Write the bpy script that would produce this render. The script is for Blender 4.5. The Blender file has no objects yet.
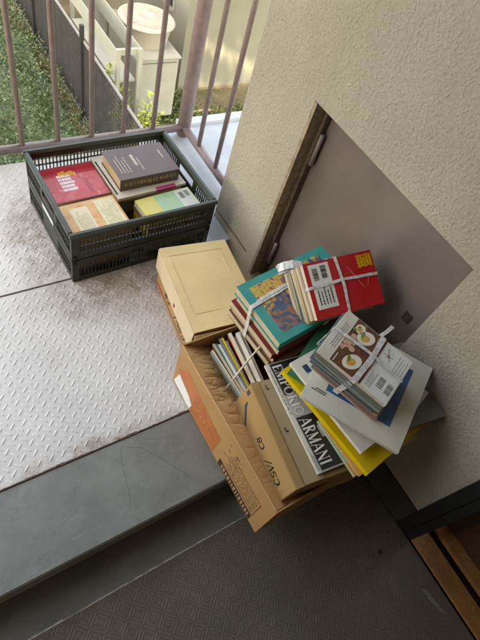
import bpy, bmesh, math, random
from mathutils import Matrix, Vector, noise as mnoise
R = math.radians
rnd = random.Random(7)
scene = bpy.context.scene

# ------------------------------------------------------------------ camera
CAM = [[0.83717313, -0.4930317, 0.23677182],
       [-0.29431346, -0.77097541, -0.56478005],
       [0.46099972, 0.40313355, -0.79054576]]
cd = bpy.data.cameras.new('camera'); cam = bpy.data.objects.new('camera', cd)
scene.collection.objects.link(cam); scene.camera = cam
m = Matrix.Identity(4)
for i in range(3):
    m[i][0] = CAM[0][i]; m[i][1] = -CAM[1][i]; m[i][2] = -CAM[2][i]
m[2][3] = 1.30
cam.matrix_world = m
cd.sensor_fit = 'VERTICAL'; cd.sensor_height = 32; cd.lens = 494.64/640*32
cd.clip_start = 0.02; cd.clip_end = 300
scene.render.resolution_x = 768; scene.render.resolution_y = 1024

# ------------------------------------------------------------------ light
SUN_EL, SUN_AZ = R(52), R(-128)      # direction the sun stands in: az measured from +x towards +y
w = bpy.data.worlds.new('World'); scene.world = w; w.use_nodes = True
nt = w.node_tree; bg = nt.nodes['Background']
sky = nt.nodes.new('ShaderNodeTexSky'); sky.sky_type = 'NISHITA'; sky.sun_disc = False
sky.sun_elevation = SUN_EL; sky.sun_rotation = R(90) - SUN_AZ
sky.air_density = 1.0; sky.dust_density = 3.0; sky.ozone_density = 1.0
nt.links.new(sky.outputs[0], bg.inputs[0]); bg.inputs[1].default_value = 0.15
sd = bpy.data.lights.new('sun', 'SUN'); sd.energy = 3.0; sd.angle = R(0.5); sd.color = (1, .965, .91)
so = bpy.data.objects.new('sun', sd); scene.collection.objects.link(so)
sv = Vector((math.cos(SUN_EL)*math.cos(SUN_AZ), math.cos(SUN_EL)*math.sin(SUN_AZ), math.sin(SUN_EL)))
so.rotation_euler = sv.to_track_quat('Z', 'Y').to_euler(); so.location = sv*20
scene.view_settings.view_transform = 'Standard'; scene.view_settings.look = 'None'
scene.view_settings.gamma = 1; scene.view_settings.use_curve_mapping = False
scene.view_settings.exposure = 3.35
scene.view_settings.use_white_balance = True
scene.view_settings.white_balance_temperature = 10500
scene.render.engine = 'CYCLES'
scene.cycles.max_bounces = 8; scene.cycles.diffuse_bounces = 6

# ------------------------------------------------------------------ materials
def new_mat(name):
    mt = bpy.data.materials.new(name); mt.use_nodes = True
    n = mt.node_tree; return mt, n, n.nodes['Principled BSDF']
def lnk(n, a, b): n.links.new(a, b)
def coords(n, scale=(1, 1, 1), rot=(0, 0, 0)):
    tc = n.nodes.new('ShaderNodeTexCoord'); mp = n.nodes.new('ShaderNodeMapping')
    mp.inputs['Scale'].default_value = scale; mp.inputs['Rotation'].default_value = rot
    lnk(n, tc.outputs['Object'], mp.inputs[0]); return mp.outputs[0]
def noise(n, v, scale, detail=4, rough=.55, dist=0):
    t = n.nodes.new('ShaderNodeTexNoise'); t.inputs['Scale'].default_value = scale
    t.inputs['Detail'].default_value = detail; t.inputs['Roughness'].default_value = rough
    t.inputs['Distortion'].default_value = dist
    lnk(n, v, t.inputs['Vector']); return t.outputs[0]
def ramp(n, f, stops, interp='LINEAR'):
    r = n.nodes.new('ShaderNodeValToRGB'); r.color_ramp.interpolation = interp
    e = r.color_ramp.elements
    while len(e) < len(stops): e.new(.5)
    for i, (p, c) in enumerate(stops):
        e[i].position = p; e[i].color = (c[0], c[1], c[2], 1) if not isinstance(c, (int, float)) else (c, c, c, 1)
    lnk(n, f, r.inputs[0]); return r.outputs[0]
def mixc(n, f, a, b, mode='MIX'):
    x = n.nodes.new('ShaderNodeMix'); x.data_type = 'RGBA'; x.blend_type = mode
    for s, v in ((0, f), (6, a), (7, b)):
        if isinstance(v, (int, float)): x.inputs[s].default_value = v
        elif isinstance(v, tuple): x.inputs[s].default_value = (v[0], v[1], v[2], 1)
        else: lnk(n, v, x.inputs[s])
    return x.outputs[2]
def math_(n, op, a, b=None, c=None):
    x = n.nodes.new('ShaderNodeMath'); x.operation = op
    for i, v in enumerate((a, b, c)):
        if v is None: continue
        if isinstance(v, (int, float)): x.inputs[i].default_value = v
        else: lnk(n, v, x.inputs[i])
    return x.outputs[0]
def bump(n, bs, h, strength, dist, prev=None):
    b = n.nodes.new('ShaderNodeBump'); b.inputs['Strength'].default_value = strength
    b.inputs['Distance'].default_value = dist; lnk(n, h, b.inputs['Height'])
    if prev: lnk(n, prev, b.inputs['Normal'])
    if bs: lnk(n, b.outputs[0], bs.inputs['Normal'])
    return b.outputs[0]
_mc = {}
def plain(name, col, rough=.6, var=.12, scale=30, metal=0, bmp=0, bscale=200, spec=None):
    """base colour with gentle procedural unevenness"""
    if name in _mc: return _mc[name]
    mt, n, b = new_mat(name); v = coords(n)
    f = noise(n, v, scale, 5)
    lo = tuple(c*(1-var) for c in col); hi = tuple(min(1, c*(1+var)) for c in col)
    lnk(n, ramp(n, f, [(.3, lo), (.7, hi)]), b.inputs['Base Color'])
    b.inputs['Roughness'].default_value = rough; b.inputs['Metallic'].default_value = metal
    if spec is not None: b.inputs['Specular IOR Level'].default_value = spec
    if bmp: bump(n, b, noise(n, v, bscale, 3), bmp, .001)
    _mc[name] = mt; return mt
def pages_mat(name, col, dark=.75, freq=1400):
    if name in _mc: return _mc[name]
    mt, n, b = new_mat(name)
    v = coords(n, (6, 6, freq)); f = noise(n, v, 1, 2)
    v2 = coords(n); g = noise(n, v2, 25, 4)
    c = ramp(n, f, [(.3, tuple(x*dark for x in col)), (.65, col)])
    c = mixc(n, .5, c, ramp(n, g, [(.35, (.75, .68, .55)), (.65, (1, 1, 1))]), 'MULTIPLY')
    lnk(n, c, b.inputs['Base Color']); b.inputs['Roughness'].default_value = .85
    bump(n, b, f, .35, .0006)
    _mc[name] = mt; return mt
def mottled(name, cols, scale=20, rough=.35, detail=5, dist=1.5):
    """printed picture: several inks in blotches"""
    if name in _mc: return _mc[name]
    mt, n, b = new_mat(name); v = coords(n)
    f = noise(n, v, scale, detail, .6, dist)
    k = len(cols); st = [(.28 + .44*i/(k-1), c) for i, c in enumerate(cols)]
    lnk(n, ramp(n, f, st), b.inputs['Base Color']); b.inputs['Roughness'].default_value = rough
    _mc[name] = mt; return mt

def stucco():
    mt, n, b = new_mat('stucco'); v = coords(n)
    f = noise(n, v, 3, 6); st = noise(n, coords(n, (1, 1, .25)), 5, 6, .7)
    c = ramp(n, f, [(.3, (.46, .40, .315)), (.7, (.54, .48, .39))])
    c = mixc(n, math_(n, 'MULTIPLY', ramp(n, st, [(.52, 0), (.75, 1)]), .3), c, (.28, .23, .17))
    gr = noise(n, v, 130, 5, .75); c = mixc(n, math_(n, 'MULTIPLY', ramp(n, gr, [(.34, 1), (.47, 0)]), .5), c, (.22, .185, .145))
    lnk(n, c, b.inputs['Base Color']); b.inputs['Roughness'].default_value = .9
    v1 = n.nodes.new('ShaderNodeTexVoronoi'); v1.feature = 'SMOOTH_F1'; v1.inputs['Scale'].default_value = 105
    d = n.nodes.new('ShaderNodeMixRGB'); d.inputs[0].default_value = .035
    lnk(n, v, d.inputs[1]); 
    nn = n.nodes.new('ShaderNodeTexNoise'); nn.inputs['Scale'].default_value = 45; lnk(n, v, nn.inputs['Vector'])
    lnk(n, nn.outputs[1], d.inputs[2]); lnk(n, d.outputs[0], v1.inputs['Vector'])
    b1 = bump(n, None, ramp(n, v1.outputs[0], [(.1, 1), (.62, 0)]), .55, .0042)
    bump(n, b, noise(n, v, 210, 6, .75), 1.0, .0045, b1)
    return mt
def checker_metal():
    mt, n, b = new_mat('landing_plate'); v = coords(n)
    f = noise(n, v, 5, 7, .65); g = noise(n, v, 60, 5, .7); h = noise(n, v, 17, 8, .75, .6)
    c = ramp(n, f, [(.3, (.53, .51, .49)), (.7, (.65, .635, .61))])
    c = mixc(n, math_(n, 'MULTIPLY', ramp(n, h, [(.54, 0), (.7, 1)]), .3), c, (.42, .37, .34))
    # worn brown dirt in front of and beside the crate
    sx = n.nodes.new('ShaderNodeSeparateXYZ'); lnk(n, v, sx.inputs[0])
    def blob(cx, cy, rx, ry):
        a = math_(n, 'POWER', math_(n, 'DIVIDE', math_(n, 'SUBTRACT', sx.outputs[0], cx), rx), 2)
        q = math_(n, 'POWER', math_(n, 'DIVIDE', math_(n, 'SUBTRACT', sx.outputs[1], cy), ry), 2)
        return math_(n, 'MAXIMUM', math_(n, 'SUBTRACT', 1, math_(n, 'ADD', a, q)), 0)
    dirt = math_(n, 'MAXIMUM', blob(.52, .93, .42, .16), blob(.27, 1.2, .12, .4))
    dirt = math_(n, 'MAXIMUM', dirt, blob(.2, .45, .28, .035))
    dm = math_(n, 'MULTIPLY', dirt, ramp(n, h, [(.38, 0), (.6, 1)]))
    c = mixc(n, math_(n, 'MULTIPLY', dm, .8), c, (.24, .17, .12))
    c = mixc(n, math_(n, 'MULTIPLY', ramp(n, g, [(.66, 0), (.72, 1)]), math_(n, 'ADD', .15, dirt)), c, (.07, .05, .04))
    lnk(n, c, b.inputs['Base Color']); b.inputs['Roughness'].default_value = .5
    b.inputs['Metallic'].default_value = .1
    bump(n, b, g, .15, .001); return mt
def painted_steel():
    mt, n, b = new_mat('grey_deck_paint'); v = coords(n)
    f = noise(n, coords(n, (1, 1.3, 1.3)), 7, 8, .7, .3); g = noise(n, v, 90, 5, .8); sc = noise(n, coords(n, (3, 6, 6)), 9, 6, .7, 1)
    c = ramp(n, f, [(.3, (.16, .165, .15)), (.7, (.235, .24, .22))])
    c = mixc(n, math_(n, 'MULTIPLY', ramp(n, sc, [(.56, 0), (.7, 1)]), .35), c, (.32, .34, .34))
    c = mixc(n, math_(n, 'MULTIPLY', ramp(n, g, [(.64, 0), (.69, 1)]), .7), c, (.06, .06, .055))
    st2 = noise(n, v, 2.6, 8, .75, 1.2); c = mixc(n, math_(n, 'MULTIPLY', ramp(n, st2, [(.53, 0), (.62, 1)]), .35), c, (.10, .105, .095))
    lnk(n, c, b.inputs['Base Color'])
    lnk(n, ramp(n, f, [(.3, .32), (.7, .55)]), b.inputs['Roughness'])
    b1 = bump(n, None, f, .35, .005); bump(n, b, g, .12, .001, b1); return mt
def tile_mat():
    mt, n, b = new_mat('embossed_vinyl'); v = coords(n, (1, 1, 1), (0, 0, R(45)))
    v0 = coords(n)
    sx = n.nodes.new('ShaderNodeSeparateXYZ'); lnk(n, v0, sx.inputs[0])
    S = .0388
    sx = n.nodes.new('ShaderNodeSeparateXYZ'); lnk(n, v, sx.inputs[0])
    def tri(o): # 0 at cell centre, 1 at cell border
        return math_(n, 'MULTIPLY', math_(n, 'ABSOLUTE', math_(n, 'SUBTRACT', math_(n, 'FRACT', math_(n, 'DIVIDE', o, S)), .5)), 2)
    a = tri(sx.outputs[0]); c_ = tri(sx.outputs[1])
    mx = math_(n, 'MAXIMUM', a, c_)
    st_ = math_(n, 'PINGPONG', math_(n, 'MULTIPLY', mx, 2.5), .5)     # grooves parallel to the cell border
    dg = math_(n, 'MULTIPLY', math_(n, 'ABSOLUTE', math_(n, 'SUBTRACT', a, c_)), 2.2)
    h = math_(n, 'MINIMUM', math_(n, 'MULTIPLY', st_, 3.6), 1)
    h = math_(n, 'MINIMUM', h, math_(n, 'MINIMUM', math_(n, 'ADD', math_(n, 'MULTIPLY', dg, 2.5), .1), 1))
    # broad dull border bands stay raised
    h = math_(n, 'MAXIMUM', h, math_(n, 'LESS_THAN', mx, .13))
    f = noise(n, v0, 6, 6, .65); g = noise(n, v0, 120, 4, .7)
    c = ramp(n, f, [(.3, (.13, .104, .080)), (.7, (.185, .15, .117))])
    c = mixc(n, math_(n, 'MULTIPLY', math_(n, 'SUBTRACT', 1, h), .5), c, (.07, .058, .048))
    c = mixc(n, math_(n, 'MULTIPLY', ramp(n, g, [(.66, 0), (.74, 1)]), .5), c, (.3, .28, .25))
    lnk(n, c, b.inputs['Base Color']); b.inputs['Roughness'].default_value = .55
    bump(n, b, h, .5, .0012); return mt
def door_paint():
    mt, n, b = new_mat('mauve_door_paint'); v = coords(n)
    f = noise(n, v, 7, 7, .6); g = noise(n, coords(n, (40, 40, 6)), 8, 4); s = noise(n, v, 34, 5, .7)
    c = ramp(n, f, [(.3, (.17, .132, .115)), (.7, (.205, .162, .145))])
    c = mixc(n, math_(n, 'MULTIPLY', ramp(n, s, [(.62, 0), (.72, 1)]), .22), c, (.15, .11, .10))
    lnk(n, c, b.inputs['Base Color']); b.inputs['Metallic'].default_value = .25
    lnk(n, ramp(n, f, [(.3, .28), (.7, .38)]), b.inputs['Roughness'])
    bump(n, b, g, .06, .001); return mt
def kraft(name, col, rough=.75, wr=0):
    mt, n, b = new_mat(name); v = coords(n)
    f = noise(n, v, 6, 6); g = noise(n, coords(n, (30, 400, 400)), 1, 3); s = noise(n, v, 45, 6, .7)
    c = ramp(n, f, [(.3, tuple(x*.9 for x in col)), (.7, tuple(x*1.08 for x in col))])
    c = mixc(n, .12, c, ramp(n, g, [(.3, (.5, .4, .3)), (.7, (1, 1, 1))]), 'MULTIPLY')
    c = mixc(n, math_(n, 'MULTIPLY', ramp(n, s, [(.6, 0), (.75, 1)]), .3), c, tuple(x*.65 for x in col))
    lnk(n, c, b.inputs['Base Color']); b.inputs['Roughness'].default_value = rough
    b1 = bump(n, None, g, .12, .001)
    bump(n, b, noise(n, v, 12, 5), .3, .004 if not wr else .008, b1); return mt

M = {}
M['stucco'] = stucco(); M['plate'] = checker_metal(); M['steel'] = painted_steel(); M['tile'] = tile_mat(); M['door'] = door_paint()
M['skirt'] = plain('dark_skirting_paint', (.04, .038, .036), .5, .2, 12)
M['frame'] = plain('black_frame', (.012, .012, .013), .45, .3, 20, spec=.3)
M['jamb'] = mottled('stained_door_frame', [(.33, .24, .16), (.22, .16, .11), (.38, .29, .2), (.12, .085, .06)], 30, .6)
M['rail'] = plain('mauve_rail_paint', (.22, .16, .155), .4, .18, 40)
M['bronze'] = mottled('bronze_sill', [(.20, .085, .03), (.42, .19, .07), (.30, .13, .05), (.5, .26, .11)], 14, .32)
M['brown_door'] = plain('brown_door_leaf', (.06, .028, .012), .55, .4, 60)
M['ceiling'] = plain('ceiling_paint', (.22, .20, .18), .9, .06, 4)
M['concrete'] = plain('pale_concrete', (.42, .45, .48), .75, .1, 9, bmp=.3)
M['ext_wall'] = plain('exterior_wall', (.17, .175, .14), .9, .07, 3, bmp=.3)
M['white_metal'] = plain('cream_metal', (.29, .305, .27), .45, .08, 6)
M['tub'] = plain('cream_plastic', (.33, .305, .255), .5, .07, 7)
M['black_plastic'] = plain('dark_mesh', (.02, .02, .022), .5, .2, 20)
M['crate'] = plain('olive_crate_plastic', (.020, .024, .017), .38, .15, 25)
M['white'] = plain('white_paper', (.74, .73, .70), .45, .05, 20)
M['ink'] = plain('black_ink', (.015, .015, .018), .45, .2, 40)
M['grey_ink'] = plain('grey_ink', (.2, .2, .2), .6, .1, 40)
def tape_mat():
    mt, n, b = new_mat('white_plastic_tape'); v = coords(n); f = noise(n, coords(n, (20, 20, 20)), 5, 4, .6)
    lnk(n, ramp(n, f, [(.35, (.62, .61, .60)), (.65, (.80, .79, .78))]), b.inputs['Base Color'])
    b.inputs['Roughness'].default_value = .25; lnk(n, ramp(n, f, [(.35, .70), (.6, .92)]), b.inputs['Alpha'])
    bump(n, b, f, .3, .002); return mt
M['cord'] = tape_mat()
M['string'] = plain('thin_white_string', (.62, .56, .47), .6, .1, 80)
M['caulk'] = plain('pale_caulk', (.55, .55, .53), .7, .25, 60)
M['kraft'] = kraft('kraft_board', (.42, .225, .09))
M['kraft_in'] = kraft('inner_kraft_paper', (.66, .37, .165), .7)
M['lid'] = kraft('pale_lid_board', (.72, .53, .27))
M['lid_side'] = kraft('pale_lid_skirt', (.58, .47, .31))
M['kraft_dull'] = kraft('carton_board', (.37, .215, .085))
M['blue'] = plain('navy_print', (.03, .055, .11), .5, .1, 40)
M['redprint'] = plain('red_print', (.33, .035, .03), .5, .1, 40)
M['orange'] = mottled('orange_print', [(.42, .115, .03), (.50, .15, .045), (.38, .10, .03)], 12, .5)
M['orange_pale'] = plain('pale_orange_print', (.55, .26, .13), .5, .1, 40)
M['darkprint'] = plain('dark_brown_print', (.05, .018, .012), .5, .2, 40)
M['brownprint'] = plain('brown_print', (.17, .09, .045), .6, .2, 40)
M['pg'] = pages_mat('cream_pages', (.62, .53, .38))
M['pgw'] = pages_mat('pale_pages', (.66, .61, .50))
M['pgd'] = pages_mat('yellowed_pages', (.55, .40, .22))
M['pgg'] = pages_mat('grey_pages', (.33, .34, .31))

# ------------------------------------------------------------------ builders
col = scene.collection
def link(o, parent=None):
    col.objects.link(o)
    if parent: o.parent = parent
    return o
class MB:
    def __init__(s): s.v = []; s.f = []
    def add(s, vs, fs, M4=None):
        k = len(s.v)
        s.v += [tuple((M4 @ Vector(v)) if M4 else v) for v in vs]
        s.f += [tuple(i+k for i in f) for f in fs]; return s
    def box(s, x0, x1, y0, y1, z0, z1, M4=None):
        vs = [(x0,y0,z0),(x1,y0,z0),(x1,y1,z0),(x0,y1,z0),(x0,y0,z1),(x1,y0,z1),(x1,y1,z1),(x0,y1,z1)]
        return s.add(vs, [(3,2,1,0),(4,5,6,7),(0,1,5,4),(1,2,6,5),(2,3,7,6),(3,0,4,7)], M4)
    def prism(s, pts, z0, z1, M4=None):
        n = len(pts); vs = [(p[0], p[1], z0) for p in pts] + [(p[0], p[1], z1) for p in pts]
        fs = [tuple(range(n))[::-1], tuple(range(n, 2*n))] + [(i, (i+1) % n, (i+1) % n+n, i+n) for i in range(n)]
        return s.add(vs, fs, M4)
    def tube(s, pts, r, n=12, cap=True):
        pts = [Vector(p) for p in pts]; rings = []
        for i, p in enumerate(pts):
            d = (pts[min(i+1, len(pts)-1)] - pts[max(i-1, 0)]).normalized()
            a = d.cross(Vector((0, 0, 1)))
            if a.length < .05: a = d.cross(Vector((0, 1, 0)))
            a.normalize(); b = d.cross(a)
            rr = r[i] if isinstance(r, (list, tuple)) else r
            rings.append([tuple(p + a*math.cos(t)*rr + b*math.sin(t)*rr) for t in [2*math.pi*j/n for j in range(n)]])
        vs = [v for q in rings for v in q]; fs = []
        for i in range(len(pts)-1):
            for j in range(n): fs.append((i*n+j, i*n+(j+1) % n, (i+1)*n+(j+1) % n, (i+1)*n+j))
        if cap: fs += [tuple(range(n)), tuple(range(len(vs)-n, len(vs)))[::-1]]
        return s.add(vs, fs)
    def lathe(s, prof, c, n=40):
        k = len(s.v)
        for r, z in prof:
            for j in range(n):
                t = 2*math.pi*j/n; s.v.append((c[0]+r*math.cos(t), c[1]+r*math.sin(t), c[2]+z))
        for i in range(len(prof)-1):
            for j in range(n): s.f.append((k+i*n+j, k+i*n+(j+1) % n, k+(i+1)*n+(j+1) % n, k+(i+1)*n+j))
        s.f.append(tuple(k+(len(prof)-1)*n+j for j in range(n))); return s
    def ribbon(s, pts, wv, th, up=None):
        """flat tape along pts, width vector wv, thickness th"""
        k = len(s.v); pts = [Vector(p) for p in pts]
        for i, p in enumerate(pts):
            w_ = Vector(wv[i]) if isinstance(wv, list) else Vector(wv)
            d = (pts[min(i+1, len(pts)-1)] - pts[max(i-1, 0)]).normalized()
            nn = d.cross(w_).normalized()*th/2
            for q in (p-w_/2-nn, p+w_/2-nn, p+w_/2+nn, p-w_/2+nn): s.v.append(tuple(q))
        for i in range(len(pts)-1):
            for j in range(4): s.f.append((k+i*4+j, k+i*4+(j+1) % 4, k+(i+1)*4+(j+1) % 4, k+(i+1)*4+j))
        s.f += [(k, k+1, k+2, k+3), tuple(k+(len(pts)-1)*4+j for j in (3, 2, 1, 0))]; return s
    def build(s, name, mat, parent=None, smooth=False, bevel=0, seg=2, kind=None):
        me = bpy.data.meshes.new(name); me.from_pydata(s.v, [], s.f); me.update()
        bm = bmesh.new(); bm.from_mesh(me)
        if bevel: 
            bmesh.ops.bevel(bm, geom=bm.edges[:], offset=bevel, segments=seg, affect='EDGES', clamp_overlap=True)
        bmesh.ops.recalc_face_normals(bm, faces=bm.faces[:]); bm.to_mesh(me); bm.free()
        if smooth:
            for p in me.polygons: p.use_smooth = True
        me.materials.append(M[mat] if isinstance(mat, str) else mat)
        o = bpy.data.objects.new(name, me); link(o, parent)
        if kind: o['kind'] = kind
        return o
def empty(name, mat4, label, cat, group=None):
    o = bpy.data.objects.new(name, None); link(o); o.matrix_world = mat4 if isinstance(mat4, Matrix) else Matrix.Translation(mat4)
    o.empty_display_size = .05; tag(o, label, cat, group); return o
def tag(o, label, cat, group=None):
    o['label'] = label; o['category'] = cat
    if group: o['group'] = group
    return o
def crinkled(mb, pts, wv, th, seed=1, step=.014):
    r = random.Random(seed); P_ = [Vector(p) for p in pts]; out = []; ws = []; wv = Vector(wv)
    for a, b in zip(P_, P_[1:]):
        L = (b-a).length; k = max(1, int(L/step))
        for i in range(k):
            p = a+(b-a)*(i/k); nn = (b-a).cross(wv)
            if nn.length > 1e-9: nn.normalize()
            out.append(p + nn*r.uniform(-.0005, .0005)*(1 if 0 < i else 0) + wv.normalized()*r.uniform(-.0004, .0004)); ws.append(wv*r.uniform(.84, 1.04))
    out.append(P_[-1]); ws.append(wv)
    return mb.ribbon(out, ws, th)
def frame(o, u, v):
    """matrix at o with x along u, y roughly along v"""
    u = Vector(u).normalized(); v = Vector(v); n = u.cross(v).normalized(); v = n.cross(u)
    return Matrix(((u.x, v.x, n.x, o[0]), (u.y, v.y, n.y, o[1]), (u.z, v.z, n.z, o[2]), (0, 0, 0, 1)))
def rotz(o, deg): return Matrix.Translation(o) @ Matrix.Rotation(R(deg), 4, 'Z')

# strokes lettering: serif capitals as thick and thin strokes in a 1-high box
def arc(cx, cy, rx, ry, a0, a1, n, w0, w1):
    out = []
    for i in range(n):
        t0 = R(a0+(a1-a0)*i/n); t1 = R(a0+(a1-a0)*(i+1)/n)
        tm = (t0+t1)/2; wd = w0+(w1-w0)*abs(math.cos(tm))
        out.append((cx+rx*math.cos(t0), cy+ry*math.sin(t0), cx+rx*math.cos(t1), cy+ry*math.sin(t1), wd))
    return out
TK, TN = .17, .05
GL = {
 'E': (.62, [(.15,0,.15,1,TK),(.05,.97,.58,.97,TN),(.05,.03,.6,.03,TN),(.15,.5,.45,.5,TN),(.57,.97,.57,.78,TN),(.59,.03,.59,.25,TN)]),
 'M': (.95, [(.12,0,.12,1,TN),(.12,1,.46,.05,TK),(.46,.05,.8,1,TN),(.8,0,.8,1,TK),(.02,.02,.24,.02,TN),(.66,.02,.93,.02,TN)]),
 'P': (.62, [(.16,0,.16,1,TK),(.05,.02,.3,.02,TN)] + arc(.24,.74,.3,.24,90,-90,7,TN,TK)),
 'O': (.82, arc(.4,.5,.34,.48,0,360,18,TN,TK)),
 'R': (.72, [(.16,0,.16,1,TK),(.05,.02,.3,.02,TN)] + arc(.24,.75,.3,.23,90,-90,7,TN,TK) + [(.32,.5,.62,0,TK)]),
 'I': (.32, [(.15,0,.15,1,TK),(.03,.02,.28,.02,TN),(.03,.98,.28,.98,TN)]),
 'A': (.80, [(.05,0,.38,1,TN),(.38,1,.72,0,TK),(.16,.33,.56,.33,TN),(0,.02,.14,.02,TN),(.58,.02,.8,.02,TN)]),
 'N': (.85, [(.12,0,.12,1,TN),(.12,1,.7,0,TK),(.7,0,.7,1,TN),(.02,.98,.2,.98,TN),(.6,.98,.8,.98,TN)]),
 'C': (.72, arc(.38,.5,.34,.47,50,310,14,.08,.17)),
 'G': (.76, arc(.38,.5,.34,.47,50,320,14,.08,.17) + [(.42,.42,.68,.42,.1),(.66,.42,.66,.1,.1)]),
 'S': (.66, arc(.33,.74,.25,.23,30,270,9,.12,.12) + arc(.33,.27,.27,.24,90,-150,9,.12,.12)),
 'V': (.7, [(.05,1,.34,0,.15),(.34,0,.65,1,.09)]),
 'D': (.74, [(.14,0,.14,1,.14),(.1,.04,.3,.04,.1),(.1,.96,.3,.96,.1)] + arc(.28,.5,.36,.46,90,-90,10,.1,.15)),
 '8': (.62, arc(.31,.74,.22,.22,0,360,12,.12,.12) + arc(.31,.27,.26,.25,0,360,12,.12,.12)),
 '/': (.45, [(.02,-.05,.42,1.05,.12)]),
 'K': (.72, [(.14,0,.14,1,.15),(.2,.45,.62,1,.1),(.3,.58,.66,0,.14)]),
 'T': (.66, [(.33,0,.33,1,.15),(.04,.95,.62,.95,.12)]),
 'L': (.58, [(.14,0,.14,1,.15),(.1,.05,.55,.05,.12)]),
 'Y': (.7, [(.05,1,.35,.5,.13),(.65,1,.35,.5,.1),(.35,.5,.35,0,.14)]),
 '1': (.4, [(.2,0,.2,1,.14),(.06,.8,.2,1,.1)]), '4': (.6, [(.42,0,.42,1,.13),(.42,1,.05,.3,.1),(.05,.3,.58,.3,.1)]),
 ' ': (.35, []), 'm': (.6, [(.1,0,.1,.6,.12),(.3,0,.3,.6,.12),(.5,0,.5,.6,.12),(.1,.6,.5,.6,.12)]),
}
def lettering(txt, o, u, v, h, sx=1.0, shear=0, gap=.1, th=.0004, mb=None):
    mb = mb or MB(); o = Vector(o); u = Vector(u).normalized(); v = Vector(v).normalized(); nn = u.cross(v)
    x = 0
    for ch in txt:
        wd, st = GL.get(ch, GL[' '])
        for (x0, y0, x1, y1, tw) in st:
            a = Vector((x0, y0)); b = Vector((x1, y1)); d = b-a
            if d.length < 1e-6: continue
            pn = Vector((-d.y, d.x)).normalized()*tw/2; e = d.normalized()*tw*.15
            q = [a-pn-e, b-pn+e, b+pn+e, a+pn-e]; vs = []
            for lvl in (0, th):
                for p in q:
                    vs.append(tuple(o + u*((x+p.x)*sx+p.y*shear)*h + v*p.y*h + nn*lvl))
            mb.add(vs, [(0,1,2,3),(4,5,6,7),(0,1,5,4),(1,2,6,5),(2,3,7,6),(3,0,4,7)])
        x += wd+gap
    return mb
def text_lines(mb, x0, x1, y0, y1, z, n, along='x', h=.5, th=.0003, seed=1):
    """illegible small print: rows of short dashes"""
    r = random.Random(seed)
    for i in range(n):
        if along == 'x':
            y = y0+(y1-y0)*(i+.5)/n; hh = (y1-y0)/n*h/2; x = x0; end = x1-(x1-x0)*r.uniform(0, .3)
            while x < end:
                L = (x1-x0)*r.uniform(.04, .14); mb.box(x, min(x+L, end), y-hh, y+hh, z, z+th); x += L+(x1-x0)*.025
        else:
            x = x0+(x1-x0)*(i+.5)/n; hh = (x1-x0)/n*h/2; y = y0; end = y1-(y1-y0)*r.uniform(0, .3)
            while y < end:
                L = (y1-y0)*r.uniform(.04, .14); mb.box(x-hh, x+hh, y, min(y+L, end), z, z+th); y += L+(y1-y0)*.025
    return mb
def barcode(mb, x0, x1, y0, y1, z, along='x', seed=3, n=15):
    r = random.Random(seed); span = (x1-x0) if along == 'x' else (y1-y0); p = 0
    ws = [r.choice((1, 1, 2, 3)) for _ in range(n*2)]; tot = sum(ws)
    for i, k in enumerate(ws):
        a = p/tot*span; b = (p+k)/tot*span; p += k
        if i % 2 == 0:
            if along == 'x': mb.box(x0+a, x0+b, y0, y1, z, z+.0003)
            else: mb.box(x0, x1, y0+a, y0+b, z, z+.0003)
    return mb

# ------------------------------------------------------------------ setting: floors
HS = -.12
mb = MB(); mb.box(-2.6, .84, .445, 1.575, -.06, 0)
# raised lozenges of the tread plate
P = .030
for i in range(-34, 28):
    for j in range(0, 38):
        for k in (0, 1):
            x = i*P + k*P/2; y = .455 + j*P + k*P/2
            if x > .82 or y > 1.56: continue
            if .34 < x < .79 and 1.0 < y < 1.35: continue
            if abs(y-1.003) < .011: continue
            ang = R(-45) if k == 0 else R(45)
            L, W, Hh = .0112, .0034, .0012
            c, s_ = math.cos(ang), math.sin(ang)
            base = [(-L, 0), (-L*.6, -W), (L*.6, -W), (L, 0), (L*.6, W), (-L*.6, W)]
            top = [(-L*.65, 0), (L*.65, 0)]
            vs = [(x+a*c-b*s_, y+a*s_+b*c, .0001) for a, b in base] + [(x+a*c-b*s_, y+a*s_+b*c, Hh) for a, b in top]
            mb.add(vs, [(0,1,6),(1,2,7,6),(2,3,7),(3,4,7),(4,5,6,7),(5,0,6)])
o = mb.build('landing_floor', 'plate', kind='structure')
sc = MB()
def scr(pts, r_=.00045): 
    P_ = []
    for a, b in zip(pts, pts[1:]):
        for k in range(6): t = k/6; P_.append((a[0]+(b[0]-a[0])*t+rnd.gauss(0, .0005), a[1]+(b[1]-a[1])*t+rnd.gauss(0, .0005), -.0019))
    sc.tube(P_, r_, 4)
scr([(.20, .27), (.215, .31), (.222, .36), (.235, .415), (.245, .425)]); scr([(.245, .425), (.262, .415), (.29, .40), (.33, .34), (.365, .285), (.372, .262)])
sc.build('floor_scratches', plain('scratch_dark', (.11, .115, .105), .8, .3, 90), kind='structure')
# seam between the two sheets of plate
MB().box(-2.6, .34, 1.0005, 1.0055, .0004, .0012).build('floor_seam', plain('seam_dirt', (.06, .045, .035), .9, .3, 60), kind='structure')
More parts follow.
